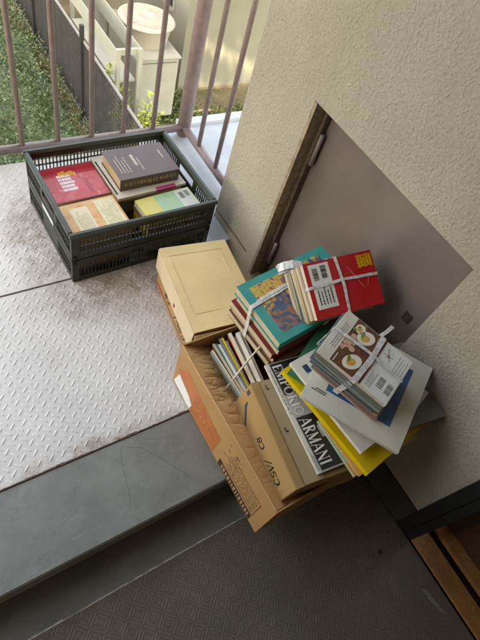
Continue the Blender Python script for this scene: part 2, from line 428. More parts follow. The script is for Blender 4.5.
# painted steel nosing, riser and gutter
mb = MB(); n_ = 60
mb.box(-2.6, .905, .223, .4435, -.05, -.002)
mb.build('step_nosing', 'steel', kind='structure', bevel=.003)
mb = MB(); mb.box(-2.6, .905, .231, .30, -.1195, -.0505); mb.build('step_riser', 'steel', kind='structure')
mb = MB(); mb.box(-2.6, .905, .10, .36, -.16, HS); mb.build('gutter_floor', 'steel', kind='structure')
mb = MB()   # worn rust line where plate meets paint
r = random.Random(5); x = -1.2
while x < .46:
    L = r.uniform(.006, .03); wd = r.uniform(.0012, .0045); mb.box(x, x+L, .4435-wd*.4, .4435+wd, -.001, .0009+.0003*r.random()); x += L*r.uniform(.8, 1.05)
mb.build('floor_joint', plain('rusty_joint', (.11, .065, .045), .9, .5, 90), kind='structure')
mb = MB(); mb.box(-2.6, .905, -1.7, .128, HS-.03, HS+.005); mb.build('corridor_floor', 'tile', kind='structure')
mb = MB(); r = random.Random(8); x = -2.0
while x < .9:
    L = .02; wd = r.uniform(.0012, .0040); mb.box(x, x+L+.0005, .128, .128+wd, HS+.0002, HS+.0055); x += L
mb.build('floor_caulk', 'caulk', kind='structure')
mb = MB(); mb.box(.8405, 1.75, 1.135, 1.655, -.25, -.003); mb.box(.8405, .914, 1.0, 1.1345, -.1, -.003)
mb.box(1.03, 1.75, 1.655, 1.70, -.25, .012)
mb.build('ledge_floor', 'concrete', kind='structure')

# ------------------------------------------------------------------ stucco wall with its openings
XW = .915; YE = 1.13; DY0, DY1, DZ1 = .257, .854, .659; DZ0 = -.03
wall = empty('stucco_wall', (XW, .5, HS), 'rough beige stucco wall rising on the right beside the books', 'wall')
def wbox(x0, x1, y0, y1, z0, z1, name='wall_face', mat='stucco', par=wall, **k):
    return MB().box(x0-XW, x1-XW, y0-.5, y1-.5, z0-HS, z1-HS).build(name, mat, par, **k)
mb = MB()
def wb(x0, x1, y0, y1, z0, z1): mb.box(x0-XW, x1-XW, y0-.5, y1-.5, z0-HS, z1-HS)
T = .16
wb(XW, XW+T, DY1, YE, HS, 2.3)
wb(XW, XW+T, DY0, DY1, DZ1, 2.3)
wb(XW, XW+T, DY0, DY1, HS, DZ0)
wb(XW, XW+T, -.10, DY0, HS, 2.3)
wb(XW, XW+T, -1.0, -.10, 1.95, 2.3)
wb(XW, XW+T, -1.7, -1.0, HS, 2.3)
mb.build('wall_face', 'stucco', wall)
MB().box(.0002, .0-.006, -.6, -.243, .0, .118).build('skirting', 'skirt', wall)
# groove of darker sealant low on the wall
MB().box(-.0022, .0, .40, .628, .150, .158).build('sealant_line', plain('dull_sealant', (.20, .17, .13), .9, .2, 40), wall)

# small utility door in the wall
dr = empty('utility_door', (XW+.06, DY0, DZ0), 'mauve grey metal hatch door low in the beige stucco wall', 'door')
MB().box(.0, .012, .0105, DY1-DY0-.016, .004, DZ1-DZ0-.0105).build('door_leaf', 'door', dr)
MB().box(-.022, .012, .0005, .0075, .002, DZ1-DZ0-.002).build('door_frame', 'door', dr)
MB().box(-.022, .012, .0077, DY1-DY0-.030, DZ1-DZ0-.0075, DZ1-DZ0-.0005).build('door_frame', 'door', dr)
MB().box(-.0605, -.0035, DY1-DY0-.0125, DY1-DY0-.0005, .002, DZ1-DZ0-.002).build('door_frame', 'jamb', dr)
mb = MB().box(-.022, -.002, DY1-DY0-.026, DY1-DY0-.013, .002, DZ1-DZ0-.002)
mb.build('door_stop', plain('dark_stop_strip', (.10, .065, .045), .6, .4, 40), dr)  # narrow dark brown strip along the jamb
for z0 in (.07, .50):
    MB().tube([(-.012, DY1-DY0-.030, z0), (-.012, DY1-DY0-.030, z0+.10)], .0075, 12).build('hinge', 'rail', dr, smooth=True)
hp = MB().box(-.003, 0, .044, .070, .390, .420).build('door_latch', plain('latch_dark', (.05, .03, .018), .5, .2, 50), dr, bevel=.001)
MB().box(-.0045, -.0032, .052, .062, .398, .412).build('latch_plate', plain('latch_brown', (.10, .055, .03), .4, .2, 50), hp)

# entrance door frame and sill at the lower right
en = empty('entrance_doorway', (XW, -.10, HS), 'black framed doorway with bronze sill at the lower right corner', 'doorway')
mb = MB(); mb.box(-.012, .03, -.034, -.0005, .0, 2.07); mb.box(-.005, .03, -.062, -.0345, .0, 2.07)
mb.box(.0305, .15, -.0335, -.0005, 0, 2.07); mb.box(-.012, .15, -.9, -.0625, 2.03, 2.0695)
mb.build('door_frame', 'frame', en, bevel=.001)
MB().box(-.004, .058, -.9, -.0625, .0045, .016).build('sill', 'bronze', en, bevel=.002)
MB().box(.0585, .083, -.9, -.0625, .0, .004).build('sill_groove', 'frame', en)
MB().box(.0835, .128, -.9, -.0625, .0045, .022).build('sill', 'bronze', en, bevel=.002)
MB().box(.1285, .155, -.9, -.0625, .0, 2.03).build('door_leaf', 'brown_door', en)

# ceiling and added walls, beam and screen (out of view; they shade the place)
MB().box(-.6, 1.9, -1.7, 1.75, 2.1, 2.5).build('ceiling', 'ceiling', kind='structure')
MB().box(-3.2, -.6005, -1.7, .35, 2.1, 2.5).build('ceiling', 'ceiling', kind='structure')
ub = empty('sun_screen_wall', (0, 0, 2.5), 'unseen thin wall with a gap, added above the corridor to shade the garden', 'screen')
mb = MB(); mb.box(-16, -.65, .2, .34, -.55, 9); mb.box(.65, 9, .2, .34, .01, 9); mb.box(-.6499, .6499, .2, .34, .01, 3.6); mb.box(-.6499, .6499, .2, .34, 4.6, 9)  # added screen standing in for upper storeys; its gap lets a sun patch through
mb.build('wall_face', 'stucco', ub)
b_ = MB().box(-.8995, .914, -.95, -.90, HS, 2.3).build('rear_shade_wall', plain('shade_wall_brown', (.07, .055, .045), .8, .1, 5)); tag(b_, 'unseen dark brown wall behind the viewer, set close to shade the corridor', 'wall')  # rear wall out of view, placed near and dark to cut bounced light
b_ = MB().box(-.95, -.90, -1.0, .45, .001, 2.098).build('side_shade_wall', plain('shade_wall_brown', (.07, .055, .045))); tag(b_, 'unseen dark brown wall added left of the viewer to shade the corridor', 'wall')  # added out of view to block sky light from the left
MB().box(-.95, .914, .46, .60, 1.58, 2.099).build('shade_beam', 'ceiling', kind='structure')  # added unseen beam that keeps high sky light out of the corridor
# ------------------------------------------------------------------ railing
rl = empty('railing', (1.02, 1.62, 0), 'mauve painted steel railing of round bars at the landing edge', 'railing')
def rp(x, y, z): return (x-1.02, y-1.62, z)
MB().tube([rp(-2.4, 1.61, .035), rp(1.02, 1.61, .035)], .0165, 16).build('bottom_rail', 'rail', rl, smooth=True)
MB().tube([rp(1.02, 1.61, .035), rp(1.015, 1.131, .035)], .0165, 16).build('bottom_rail', 'rail', rl, smooth=True)
MB().tube([rp(-2.4, 1.61, 1.1), rp(1.02, 1.61, 1.1)], .02, 16).build('top_rail', 'rail', rl, smooth=True)
MB().tube([rp(1.02, 1.61, 1.1), rp(1.015, 1.131, 1.1)], .02, 16).build('top_rail', 'rail', rl, smooth=True)
MB().tube([rp(1.022, 1.615, -.2), rp(1.022, 1.615, 1.12)], .028, 20).build('post', 'rail', rl, smooth=True)
bal = MB().tube([(0, 0, .045), (0, 0, 1.09)], .0095, 12).build('baluster', 'rail', rl, smooth=True)
xs = [.355 + .1295*k for k in range(0, 5)] + [.355 - .1295*k for k in range(1, 18)]
for k, x in enumerate(xs):
    b = bal if k == 0 else link(bal.copy(), rl)
    b.location = rp(x, 1.61, 0)
for y in (1.468, 1.325, 1.195):
    b = link(bal.copy(), rl); b.location = rp(1.015, y, 0)
del b

# ------------------------------------------------------------------ books
def book(name, label, F, w, d, t, cover, pages='pg', spine='x0', hard=False, cat='book', group=None, ct=None, inset=None):
    root = empty(name, F, label, cat, group)
    ct = ct or (.0025 if hard else .0009); ins = inset if inset is not None else (.003 if hard else .0006)
    mb = MB(); mb.box(0, w, 0, d, 0, ct); mb.box(0, w, 0, d, t-ct, t)
    a = [0, w, 0, d]; p = [ins, w-ins, ins, d-ins]
    e = .0001
    if spine == 'x0': mb.box(0, ct, 0, d, ct+e, t-ct-e); p[0] = ct+e
    if spine == 'x1': mb.box(w-ct, w, 0, d, ct+e, t-ct-e); p[1] = w-ct-e
    if spine == 'y0': mb.box(0, w, 0, ct, ct+e, t-ct-e); p[2] = ct+e
    if spine == 'y1': mb.box(0, w, d-ct, d, ct+e, t-ct-e); p[3] = d-ct-e
    mb.build('cover', cover, root)
    MB().box(p[0], p[1], p[2], p[3], ct+e, t-ct-e).build('pages', pages, root)
    root['t'] = t
    return root
def panel(root, name, mat, x0, x1, y0, y1, z, th=.0003):
    return MB().box(x0, x1, y0, y1, z, z+th).build(name, mat, root)

def cov(name, c, rough=.35): return plain('cover_'+name, c, rough, .08, 18)
C_ = dict(rose=cov('rosy_tan', (.36, .22, .17)), teal=cov('teal', (.01, .27, .25)), red=cov('red', (.52, .012, .02), .28), dred=cov('dark_red', (.19, .02, .018)),
          cream=cov('cream', (.6, .53, .4)), whitec=cov('white', (.66, .62, .53)), yellow=cov('yellow', (.68, .46, .015)),
          green=cov('green', (.01, .17, .085)), grey=cov('grey', (.17, .165, .15)), ggreen=cov('grey_green', (.27, .30, .24)),
          tan=cov('tan', (.38, .26, .15)), purple=cov('purple_brown', (.12, .07, .062), .3), pink=cov('pink', (.62, .24, .29)),
          magenta=cov('magenta', (.6, .03, .2)), dblue=cov('deep_blue', (.015, .05, .1)), brown=cov('brown', (.14, .07, .04)),
          black=cov('black', (.02, .02, .022)), orangec=cov('orange', (.7, .33, .12)), lime=cov('lime', (.52, .58, .12)),
          pgreen=cov('pale_green', (.3, .52, .32)), steel=cov('steel_blue', (.12, .18, .2)), sand=cov('sand', (.5, .37, .24)))

# --- crate with its books
CF = rotz((.315, .985, 0), 1.6)
cr = empty('folding_crate', CF, 'dark olive folding plastic crate of slotted walls filled with books', 'crate')
CW, CD, CH = .49, .385, .214
mb = MB()   # rim
mb.box(-.004, CW+.004, -.004, .010, CH-.016, CH); mb.box(-.004, CW+.004, CD-.010, CD+.004, CH-.016, CH)
mb.box(-.004, .010, .0102, CD-.0102, CH-.016, CH); mb.box(CW-.010, CW+.004, .0102, CD-.0102, CH-.016, CH)
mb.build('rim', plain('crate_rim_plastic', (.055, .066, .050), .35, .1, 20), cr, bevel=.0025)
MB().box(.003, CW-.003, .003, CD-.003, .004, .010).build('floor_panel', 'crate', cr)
for (x0, x1) in ((0, .022), (CW-.022, CW)):
    for (y0, y1) in ((0, .012), (CD-.012, CD)):
        mb = MB(); mb.box(x0, x1, y0, y1, 0, .1); mb.box(x0, x1, y0, y1, .104, CH-.0165)
        mb.build('corner_post', 'crate', cr, bevel=.0012)
def grille(L, zlo, zhi, mbx, fx, mid=True, n=None, x0=.022):
    n = n or int((L-2*x0)/.0116)
    for k in range(n):
        x = x0 + (L-2*x0)*(k+.5)/n; fx(mbx, x-.0017, x+.0017, zlo, zhi)
    if mid: fx(mbx, x0, L-x0, (zlo+zhi)/2-.002, (zlo+zhi)/2+.002)
def long_side(y):
    m1 = MB()
    f = lambda q, a, b, c, d: q.box(a, b, y, y+.004, c, d)
    grille(CW, .022, .080, m1, f); grille(CW, .126, .182, m1, f)
    m1.box(.022, CW-.022, y-.001, y+.006, .0, .022); m1.box(.022, CW-.022, y-.002, y+.007, .080, .1)
    m1.box(.022, CW-.022, y-.002, y+.007, .104, .126); m1.box(.022, CW-.022, y-.001, y+.006, .182, CH-.0165)
    m1.build('wall_panel', 'crate', cr)
long_side(.002); long_side(CD-.008)
def short_side(x):
    m1 = MB()
    f = lambda q, a, b, c, d: q.box(x, x+.004, a, b, c, d)
    for (a, b) in ((.012, .128), (CD-.128, CD-.012)):
        for (zl, zh) in ((.022, .080), (.126, .182)):
            n = 10
            for k in range(n):
                y = a+(b-a)*(k+.5)/n; f(m1, y-.0017, y+.0017, zl, zh)
            f(m1, a, b, (zl+zh)/2-.002, (zl+zh)/2+.002)
    f(m1, .1281, CD-.1281, .022, .080)
    f(m1, .1281, .142, .126, .182); f(m1, CD-.142, CD-.1281, .126, .182); f(m1, .1421, CD-.1421, .126, .15)
    m1.box(x-.001, x+.005, .0125, CD-.0125, 0, .022); m1.box(x-.002, x+.006, .0125, CD-.0125, .080, .1)
    m1.box(x-.002, x+.006, .0125, CD-.0125, .104, .126); m1.box(x-.001, x+.005, .0125, CD-.0125, .182, CH-.0165)
    m1.build('wall_panel', 'crate', cr)
short_side(.002); short_side(CW-.006)
MB().box(-.0012, -.0002, .15, CD-.14, .105, .124).build('name_plate', plain('pale_plate', (.45, .5, .5), .5, .1, 30), cr)
for z in (.088, .116):
    for x in (.004, CW-.014): MB().box(x, x+.010, -.0035, -.0005, z-.004, z+.004).build('hinge_clip', 'frame', cr)

GC = 'books packed in the olive crate'
def cb(x, y, z, deg=0): return CF @ Matrix.Translation((x, y, z)) @ Matrix.Rotation(R(deg), 4, 'Z')
def fill(x, y, z1, w, d, specs, labelpos):
    """plain books under a top book, in a loose stack reaching z1"""
    z = .0105; r = random.Random(int(x*1000)+3)
    for (t, c, pg, lab) in specs:
        book('book', lab, cb(x+r.uniform(-.002, .004), y+r.uniform(-.002, .004), z, r.uniform(-1, 1)), w-.006, d-.006, t, C_[c], pg, 'x0', group=GC)
        z += t+.0004
fill(.024, .195, .155, .185, .155, [(.03,'cream','pg','cream paperback at the foot of the back left stack in the crate'),(.026,'tan','pgd','tan paperback in the back left stack in the crate'),(.032,'sand','pgd','sand coloured paperback in the back left stack in the crate'),(.028,'dred','pg','dark red book just under the pink red book in the crate')], '')
fill(.024, .03, .155, .19, .145, [(.034,'brown','pgd','brown paperback at the foot of the front left stack in the crate'),(.026,'cream','pg','cream paperback low in the front left stack in the crate'),(.03,'orangec','pgd','orange paperback midway up the front left stack in the crate'),(.03,'sand','pg','sand paperback just under the orange cream book in the crate')], '')
fill(.235, .195, .155, .235, .165, [(.04,'brown','pgd','thick brown book at the foot of the back right stack in the crate'),(.035,'cream','pg','cream book in the back right stack in the crate'),(.035,'tan','pgd','tan book in the back right stack in the crate'),(.028,'steel','pgw','blue grey book in the back right stack in the crate')], '')
fill(.265, .03, .14, .205, .12, [(.034,'cream','pg','cream paperback at the foot of the front right stack in the crate'),(.022,'dblue','pgw','deep blue paperback in the front right stack in the crate'),(.03,'yellow','pg','yellow paperback in the front right stack in the crate'),(.024,'sand','pgd','sand paperback below the yellow green book in the crate'),(.008,'brown','pg','thin brown booklet below the yellow green book in the crate')], '')
# pink/red book
b = book('book', 'red and pink glossy paperback with yellow and white title in the crate', cb(.026, .188, .131, 1), .182, .165, .024, C_['dred'], 'pgd', 'x0', group=GC)
panel(b, 'cover_print', mottled('pink_print', [(.56, .03, .035), (.64, .12, .13), (.58, .05, .05), (.72, .38, .38)], 16, .25), .004, .178, .004, .118, .024)
panel(b, 'red_band', plain('crimson_print', (.45, .02, .03), .25, .15, 30), .004, .178, .1185, .161, .024)
mb = MB(); text_lines(mb, .045, .095, .045, .125, .0244, 5, 'x', .75, seed=4); mb.build('title_block', plain('near_white_print', (.8, .74, .76), .3, .05, 40), b)
mb = MB()
for i in range(7): mb.box(.055+i*.008, .0605+i*.008, .118+(i % 2)*.004-.0012*i, .136-.0012*i+(i % 3)*.003, .0245, .0249)
mb.build('title_strokes', 'cord' if 0 else plain('amber_print', (.75, .42, .03), .3, .1, 30), b)
mb = MB(); text_lines(mb, .12, .135, .02, .12, .0244, 2, 'y', .6, seed=9); mb.build('side_print', plain('rose_print', (.4, .05, .09), .3, .1, 30), b)
# orange cream book
b = book('book', 'orange and cream paperback with fine text lines at the crate front left', cb(.026, .03, .133, 1.5), .185, .148, .022, C_['orangec'], 'pgd', 'x0', group=GC)
panel(b, 'cover_print', mottled('peach_print', [(.70, .22, .07), (.74, .34, .13), (.74, .48, .22), (.7, .20, .07)], 14, .35), .004, .181, .003, .145, .022)
panel(b, 'cream_panel', plain('cream_print', (.76, .66, .43), .4, .06, 30), .028, .085, .012, .126, .0224)
panel(b, 'cream_panel', plain('straw_print', (.72, .66, .40), .4, .12, 60), .112, .178, .006, .14, .0224)
mb = MB(); text_lines(mb, .036, .078, .02, .118, .0228, 6, 'y', .22, seed=2); mb.build('small_print', plain('ochre_print', (.4, .24, .12), .5, .1, 40), b)
mb = MB(); text_lines(mb, .12, .17, .02, .13, .0228, 7, 'y', .18, seed=5); mb.build('small_print', plain('ochre_print', (.4, .24, .12)), b)
# magazine under the purple book
b = book('magazine', 'pale magazine with a magenta spine patch beneath the purple book in the crate', cb(.213, .150, .152, 2), .255, .215, .010, C_['whitec'], 'pgd', 'y0', cat='magazine', group=GC)
MB().box(.14, .215, -.0006, -.0001, .0012, .009).build('spine_patch', C_['magenta'], b)
panel(b, 'edge_print', C_['magenta'], .14, .215, .001, .012, .010)
panel(b, 'edge_print', C_['black'], .004, .010, .02, .19, .010)
b = book('magazine', 'tan edged magazine lowest under the purple book, showing at its left', cb(.210, .158, .1495-.012, -1), .24, .2, .010, C_['tan'], 'pgd', 'y0', cat='magazine', group=GC)
# purple book
b = book('book', 'thick purple brown hardcover with gold lettering on top of the crate books', cb(.232, .180, .1635, .5), .216, .148, .045, C_['purple'], 'pgd', 'y0', hard=True, group=GC)
mb = MB()
for i in range(4): text_lines(mb, .018+i*.011, .023+i*.011, .03, .125-i*.004, .0452, 1, 'y', .5, seed=i)
text_lines(mb, .078, .09, .055, .11, .0452, 1, 'y', .8, seed=31); text_lines(mb, .096, .1, .03, .095, .0452, 1, 'y', .7, seed=32)
text_lines(mb, .185, .19, .07, .12, .0452, 1, 'y', .8, seed=35)
mb.build('gold_lettering', plain('gilt', (.55, .47, .36), .35, .15, 60), b)
mb = MB()
r = random.Random(12); x = .015
while x < .2:
    L = r.uniform(.003, .01); mb.box(x, x+L, -.0006, -.0001, .014+r.uniform(0, .004), .028+r.uniform(0, .004)); x += L+r.uniform(.002, .008)
mb.build('spine_lettering', plain('gilt_brown', (.4, .27, .12), .35, .3, 60), b)
# green yellow book
b = book('book', 'yellow, green and white paperback at the crate front right', cb(.270, .033, .131, 3), .205, .105, .022, C_['lime'], 'pg', 'y0', group=GC)
panel(b, 'yellow_print', mottled('yellow_print', [(.72, .62, .08), (.68, .6, .2), (.74, .56, .06)], 30, .3), .003, .066, .002, .103, .022)
panel(b, 'green_print', mottled('green_print', [(.25, .5, .3), (.38, .58, .36), (.3, .52, .2)], 18, .3), .0662, .145, .002, .103, .022)
panel(b, 'white_print', plain('pale_print', (.66, .7, .62), .35, .04, 30), .1452, .203, .002, .103, .022)
mb = MB(); barcode(mb, .155, .172, .06, .09, .0224, 'x'); barcode(mb, .178, .193, .065, .092, .0224, 'x', 5); mb.build('barcode', 'grey_ink', b)

# ------------------------------------------------------------------ cartons
def carton_logo(root, L, z0, z1, x=-.0006):
    """navy stripe and slanted lettering on the x=0 face; print is upside down"""
    mb = MB(); mb.box(x, x+.0004, .012, L-.012, z0+.006, z0+.0115)
    mb.box(x, x+.0004, .012, .030, z0+.0118, z1-.006)
    mb.build('stripe', 'blue', root)
    mb = lettering('CSV/', (x, .040, z1-.018), (0, 1, 0), (0, 0, -1), .030, 1.15, .2, .05)
    mb = lettering('C8', (x, .175, z1-.018), (0, 1, 0), (0, 0, -1), .030, 1.0, .1, .05, mb=mb)
    mb.build('lettering', 'ink', root)
BL, BW_, BH = .312, .215, .17
BF = rotz((.517, .588, 0), -7.5)
bx = empty('lidded_carton', BF, 'closed kraft carton with pale yellowish lid on the landing before the crate', 'box')
MB().box(.004, BW_-.004, .004, BL-.004, .0005, BH-.006).build('carton_body', 'kraft', bx, bevel=.001)
mb = MB(); mb.box(.0032, .0036, .012, BL-.08, .02, .024); mb.box(.0032, .0036, .012, .030, .0243, .078)
mb.build('stripe', 'blue', bx)
MB().box(.0032, .0036, BL-.079, BL-.006, .014, .022).build('red_stripe', 'redprint', bx)
lettering('CSV/', (.0034, .045, .068), (0, 1, 0), (0, 0, -1), .030, 1.15, .2, .05).build('lettering', 'ink', bx)
lettering('C8', (.0034, .185, .068), (0, 1, 0), (0, 0, -1), .030, 1.0, .1, .05).build('lettering', 'ink', bx)
lidm = MB()
# lid with softly bowed top and front skirt springing open
nx, ny = 12, 16
for j in range(ny+1):
    for i in range(nx+1):
        x = -.002+(BW_+.004)*i/nx; y = -.004+(BL+.006)*j/ny
        z = BH + .0025*math.sin(math.pi*i/nx)*math.sin(math.pi*j/ny) + .006*max(0, 1-j/3.5)*math.sin(math.pi*i/nx)
        lidm.v.append((x, y, z))
for j in range(ny):
    for i in range(nx): a = j*(nx+1)+i; lidm.f.append((a, a+1, a+nx+2, a+nx+1))
lo = lidm.build('lid', 'lid', bx)
sm = lo.modifiers.new('thick', 'SOLIDIFY'); sm.thickness = .003; sm.offset = -1
mb = MB(); mb.add([(-.002,-.004,BH-.0035),(-.002,BL+.002,BH-.0035),(-.003,BL+.001,BH-.086),(-.004,-.002,BH-.082),(-.0045,-.004,BH-.0035),(-.0045,BL+.002,BH-.0035),(-.0055,BL+.001,BH-.086),(-.0065,-.002,BH-.082)],
   [(0,1,2,3),(4,5,6,7),(0,1,5,4),(1,2,6,5),(2,3,7,6),(3,0,4,7)])
sk = mb.build('lid_skirt', 'lid_side', lo)
MB().box(BW_+.001, BW_+.004, -.003, BL+.001, BH-.08, BH-.0032).build('lid_skirt', 'lid_side', lo)
MB().box(-.001, BW_+.001, BL+.0022, BL+.005, BH-.08, BH-.0032).build('lid_skirt', 'lid_side', lo)
mb = MB(); mb.add([(-.001,-.006,BH-.012),(BW_,-.006,BH-.012),(BW_,-.030,BH-.060),(-.001,-.022,BH-.066),(-.001,-.009,BH-.012),(BW_,-.009,BH-.012),(BW_,-.033,BH-.060),(-.001,-.025,BH-.066)],
   [(0,1,2,3),(4,5,6,7),(0,1,5,4),(1,2,6,5),(2,3,7,6),(3,0,4,7)])
mb.build('lid_skirt', 'lid_side', lo)
mb = MB()   # creases pressed in the lid
cz = BH+.0012
mb.box(.012, BW_-.02, BL-.034, BL-.0325, cz, cz+.0005); mb.box(.016, .0172, .06, BL-.05, cz+.0008, cz+.0013); mb.box(.02, BW_-.02, .055, .0565, cz+.001, cz+.0016)
mb.box(BW_-.034, BW_-.0315, BL-.13, BL-.045, cz, cz+.0012)
mb.build('crease', plain('lid_crease', (.68, .50, .255), .8, .1, 40), lo)
MB().box(-.0066, -.0044, .135, .145, BH-.070, BH-.056).build('red_mark', 'redprint', sk)

# open box
OX0, OX1, OY0, OY1, OH = .455, .80, .072, .553, .192
ob = empty('open_cardboard_box', (OX0, OY0, .0012), 'long open brown cardboard box with orange print overhanging the painted step', 'box')
W_, L_ = OX1-OX0, OY1-OY0
MB().box(0, W_, 0, L_, 0, .004).build('bottom_panel', 'kraft', ob)
MB().box(0, .004, 0, L_, .0042, OH).build('side_panel', 'kraft', ob)
MB().box(W_-.004, W_, 0, L_, .0042, OH).build('side_panel', 'kraft', ob)
MB().box(.0042, W_-.0042, 0, .004, .0042, OH).build('end_panel', 'kraft', ob)
MB().box(.0042, W_-.0042, L_-.004, L_, .0042, OH).build('end_panel', 'kraft', ob)
# crumpled flap folded into the box
fm = MB(); nx, ny = 44, 230
for j in range(ny+1):
    for i in range(nx+1):
        s = i/nx; y = .006+(L_-.012)*j/ny
        x = .0012+s*.150; yy = y
        z = OH+.001 - .105*s**1.1
        wob = .012*mnoise.noise(Vector((s*2.5, y*6, 1)))
        n1 = mnoise.noise(Vector((s*1.1, (y+wob)*30, 0)))
        n2 = mnoise.noise(Vector((s*5+y*6, (y-wob)*55, 5)))
        am = min(1, s*5)*(.18+.82*min(1, max(0, (y-.20)/.12)))
        z += am*(-.0065*math.exp(-abs(n1)*11) - .003*math.exp(-abs(n2)*9) + .004*mnoise.noise(Vector((s*2, y*11, 9))))
        fm.v.append((x, yy, z))
for j in range(ny):
    for i in range(nx): a = j*(nx+1)+i; fm.f.append((a, a+1, a+nx+2, a+nx+1))
fo = fm.build('crumpled_flap', 'kraft_in', ob)
sm = fo.modifiers.new('thick', 'SOLIDIFY'); sm.thickness = .003; sm.offset = -1
# front end flap folded in
MB().box(.006, W_-.006, .0042, .05, OH-.035, OH-.031).build('end_flap', 'kraft_in', ob)
def sp(y): return y-OY0
mb = MB().add([(-.0006, sp(.538), .088), (-.0006, sp(.500), .140), (-.0006, sp(.300), .105), (-.0006, sp(.308), .008), (-.0006, sp(.44), .006), (-.0006, sp(.455), .060), (-.0006, sp(.53), .078)], [(0,1,2,3,4,5,6)])
# make it a thin plate
k = len(mb.v); mb.v += [(x+.0004, y, z) for x, y, z in mb.v[:k]]; mb.f.append(tuple(range(k, 2*k))[::-1]); mb.f += [(i, (i+1) % k, (i+1) % k+k, i+k) for i in range(k)]
mb.build('orange_print', 'orange', ob)
mb = MB(); lettering('OIIIO', (-.0012, sp(.335), .078), (0, 1, 0), (0, 0, -1), .022, 1.1, .1, .45, mb=mb); mb.build('pale_lettering', 'orange_pale', ob)
MB().prism([(sp(.447), .003), (sp(.545), .010), (sp(.527), .072), (sp(.462), .052), (sp(.441), .036)], 0, .0005, Matrix(((0,0,1,-.0007),(1,0,0,0),(0,1,0,0),(0,0,0,1)))).build('white_sticker', 'white', ob)
mb = MB(); mb.box(-.0007, -.0002, sp(.109), sp(.274), .004, .036); mb.build('dark_band', 'darkprint', ob)
mb = MB(); r = random.Random(3); y = sp(.118)
while y < sp(.262):
    L = r.uniform(.004, .009); mb.box(-.0012, -.0008, y, y+L, .010, .030)
    y += L+.004
mb.build('band_lettering', plain('kraft_gap', (.36, .23, .12), .7, .1, 40), ob)
mb = MB(); r = random.Random(6)
def yl(y0, y1, z): mb.box(-.0007, -.0002, sp(y0), sp(y1), z, z+.0022)
for i in range(9):
    z = .046+i*.010; y = .115 + (.012 if i > 6 else 0)
    if i in (0, 8): yl(.112, .24, z); continue
    while y < .245: L = r.uniform(.006, .02); yl(y, min(y+L, .25), z); y += L+.005
mb.box(-.0007, -.0002, sp(.108), sp(.110), .044, .13)
for i in range(22):
    y = r.uniform(.20, .262); z = r.uniform(.06, .155); yl(y, y+r.uniform(.004, .012), z)
mb.build('small_print', 'brownprint', ob)

# second carton inside the open box
KF = frame((.500, .090, .082), (.99, -.142, .0), (.142, .99, .0))
kc = empty('kraft_carton', KF, 'kraft paper carton with navy stripe standing inside the open brown box', 'box')
KW, KL, KH = .235, .272, .168
KS = .20      # how far the left side splays outwards per metre of depth
mb = MB(); mb.add([(-KS*KH, 0, 0), (KW, 0, 0), (KW, KL, 0), (-KS*KH, KL, 0), (0, 0, KH), (KW, 0, KH), (KW, KL, KH), (0, KL, KH)], [(3,2,1,0),(4,5,6,7),(0,1,5,4),(1,2,6,5),(2,3,7,6),(3,0,4,7)])
mb.build('carton_body', 'kraft_dull', kc, bevel=.0015)
mb = MB(); mb.box(.0, .020, .0, KL, KH+.0002, KH+.003); mb.build('edge_flap', 'kraft_dull', kc)
MB().box(.024, .075, .002, KL-.004, KH+.0002, KH+.0022).build('top_flap', kraft('dull_carton_flap', (.36, .255, .145)), kc)  # flap in a duller, greyer brown than the carton body
mb = MB(); mb.box(-.0008, -.0003, .004, KL*.70, .072, .0775)
mb.add([(-.0008, KL*.70, .072), (-.0008, KL*.72, .0775), (-.0008, KL*.87, .118), (-.0008, KL*.88, .128), (-.0008, KL*.90, .128), (-.0008, KL*.89, .112), (-.0008, KL*.74, .072)], [(0,1,2,3,4,5,6)])
mb.box(-.0008, -.0003, KL*.93, KL*.97, .14, .155)
mb.build('stripe', 'blue', kc)
mb = lettering('CSV/', (-.0004, .030, .120), (0, 1, 0), (0, 0, -1), .021, 1.15, .3, .02); mb.build('lettering', 'ink', kc); mb = lettering('C8', (-.0004, .122, .120), (0, 1, 0), (0, 0, -1), .019, 1.15, .2, .02)
mb.build('lettering', 'ink', kc)
for y in (.135, .25):
    mb = MB(); mb.box(.034, .0365, y-.006, y+.006, KH+.0023, KH+.003); mb.box(.0366, .041, y-.006, y-.0035, KH+.0023, KH+.003)
    mb.build('hand_slot', 'ink', kc)

for ch in kc.children:
    if ch.name.startswith(('stripe', 'lettering')):
        for v_ in ch.data.vertices: v_.co.x -= KS*(KH-v_.co.z)

# ------------------------------------------------------------------ bundle of magazines standing on edge in the box
GM = 'magazines standing on edge in the open box'
ms = [('ggreen', .004, 'slim grey green magazine'), ('cream', .005, 'slim cream magazine'), ('brown', .0035, 'very thin brown magazine'), ('sand', .005, 'thin sand coloured magazine'),
      ('teal', .005, 'teal spined magazine'), ('whitec', .006, 'white magazine right of the teal spine'), ('grey', .005, 'dark grey magazine left of the yellow one'),
      ('yellow', .0045, 'bright yellow magazine'), ('ggreen', .010, 'thick grey green volume'), ('red', .005, 'red spined magazine'), ('cream', .008, 'thicker cream magazine'),
      ('tan', .007, 'tan magazine'), ('whitec', .009, 'whitish magazine'), ('cream', .014, 'thick cream volume at the right end')]
nm = ['first', 'second', 'third', 'fourth', 'fifth', 'sixth', 'seventh', 'eighth', 'ninth', 'tenth', 'eleventh', 'twelfth', 'thirteenth', 'fourteenth', 'fifteenth']
x0 = .574; rm = random.Random(17)
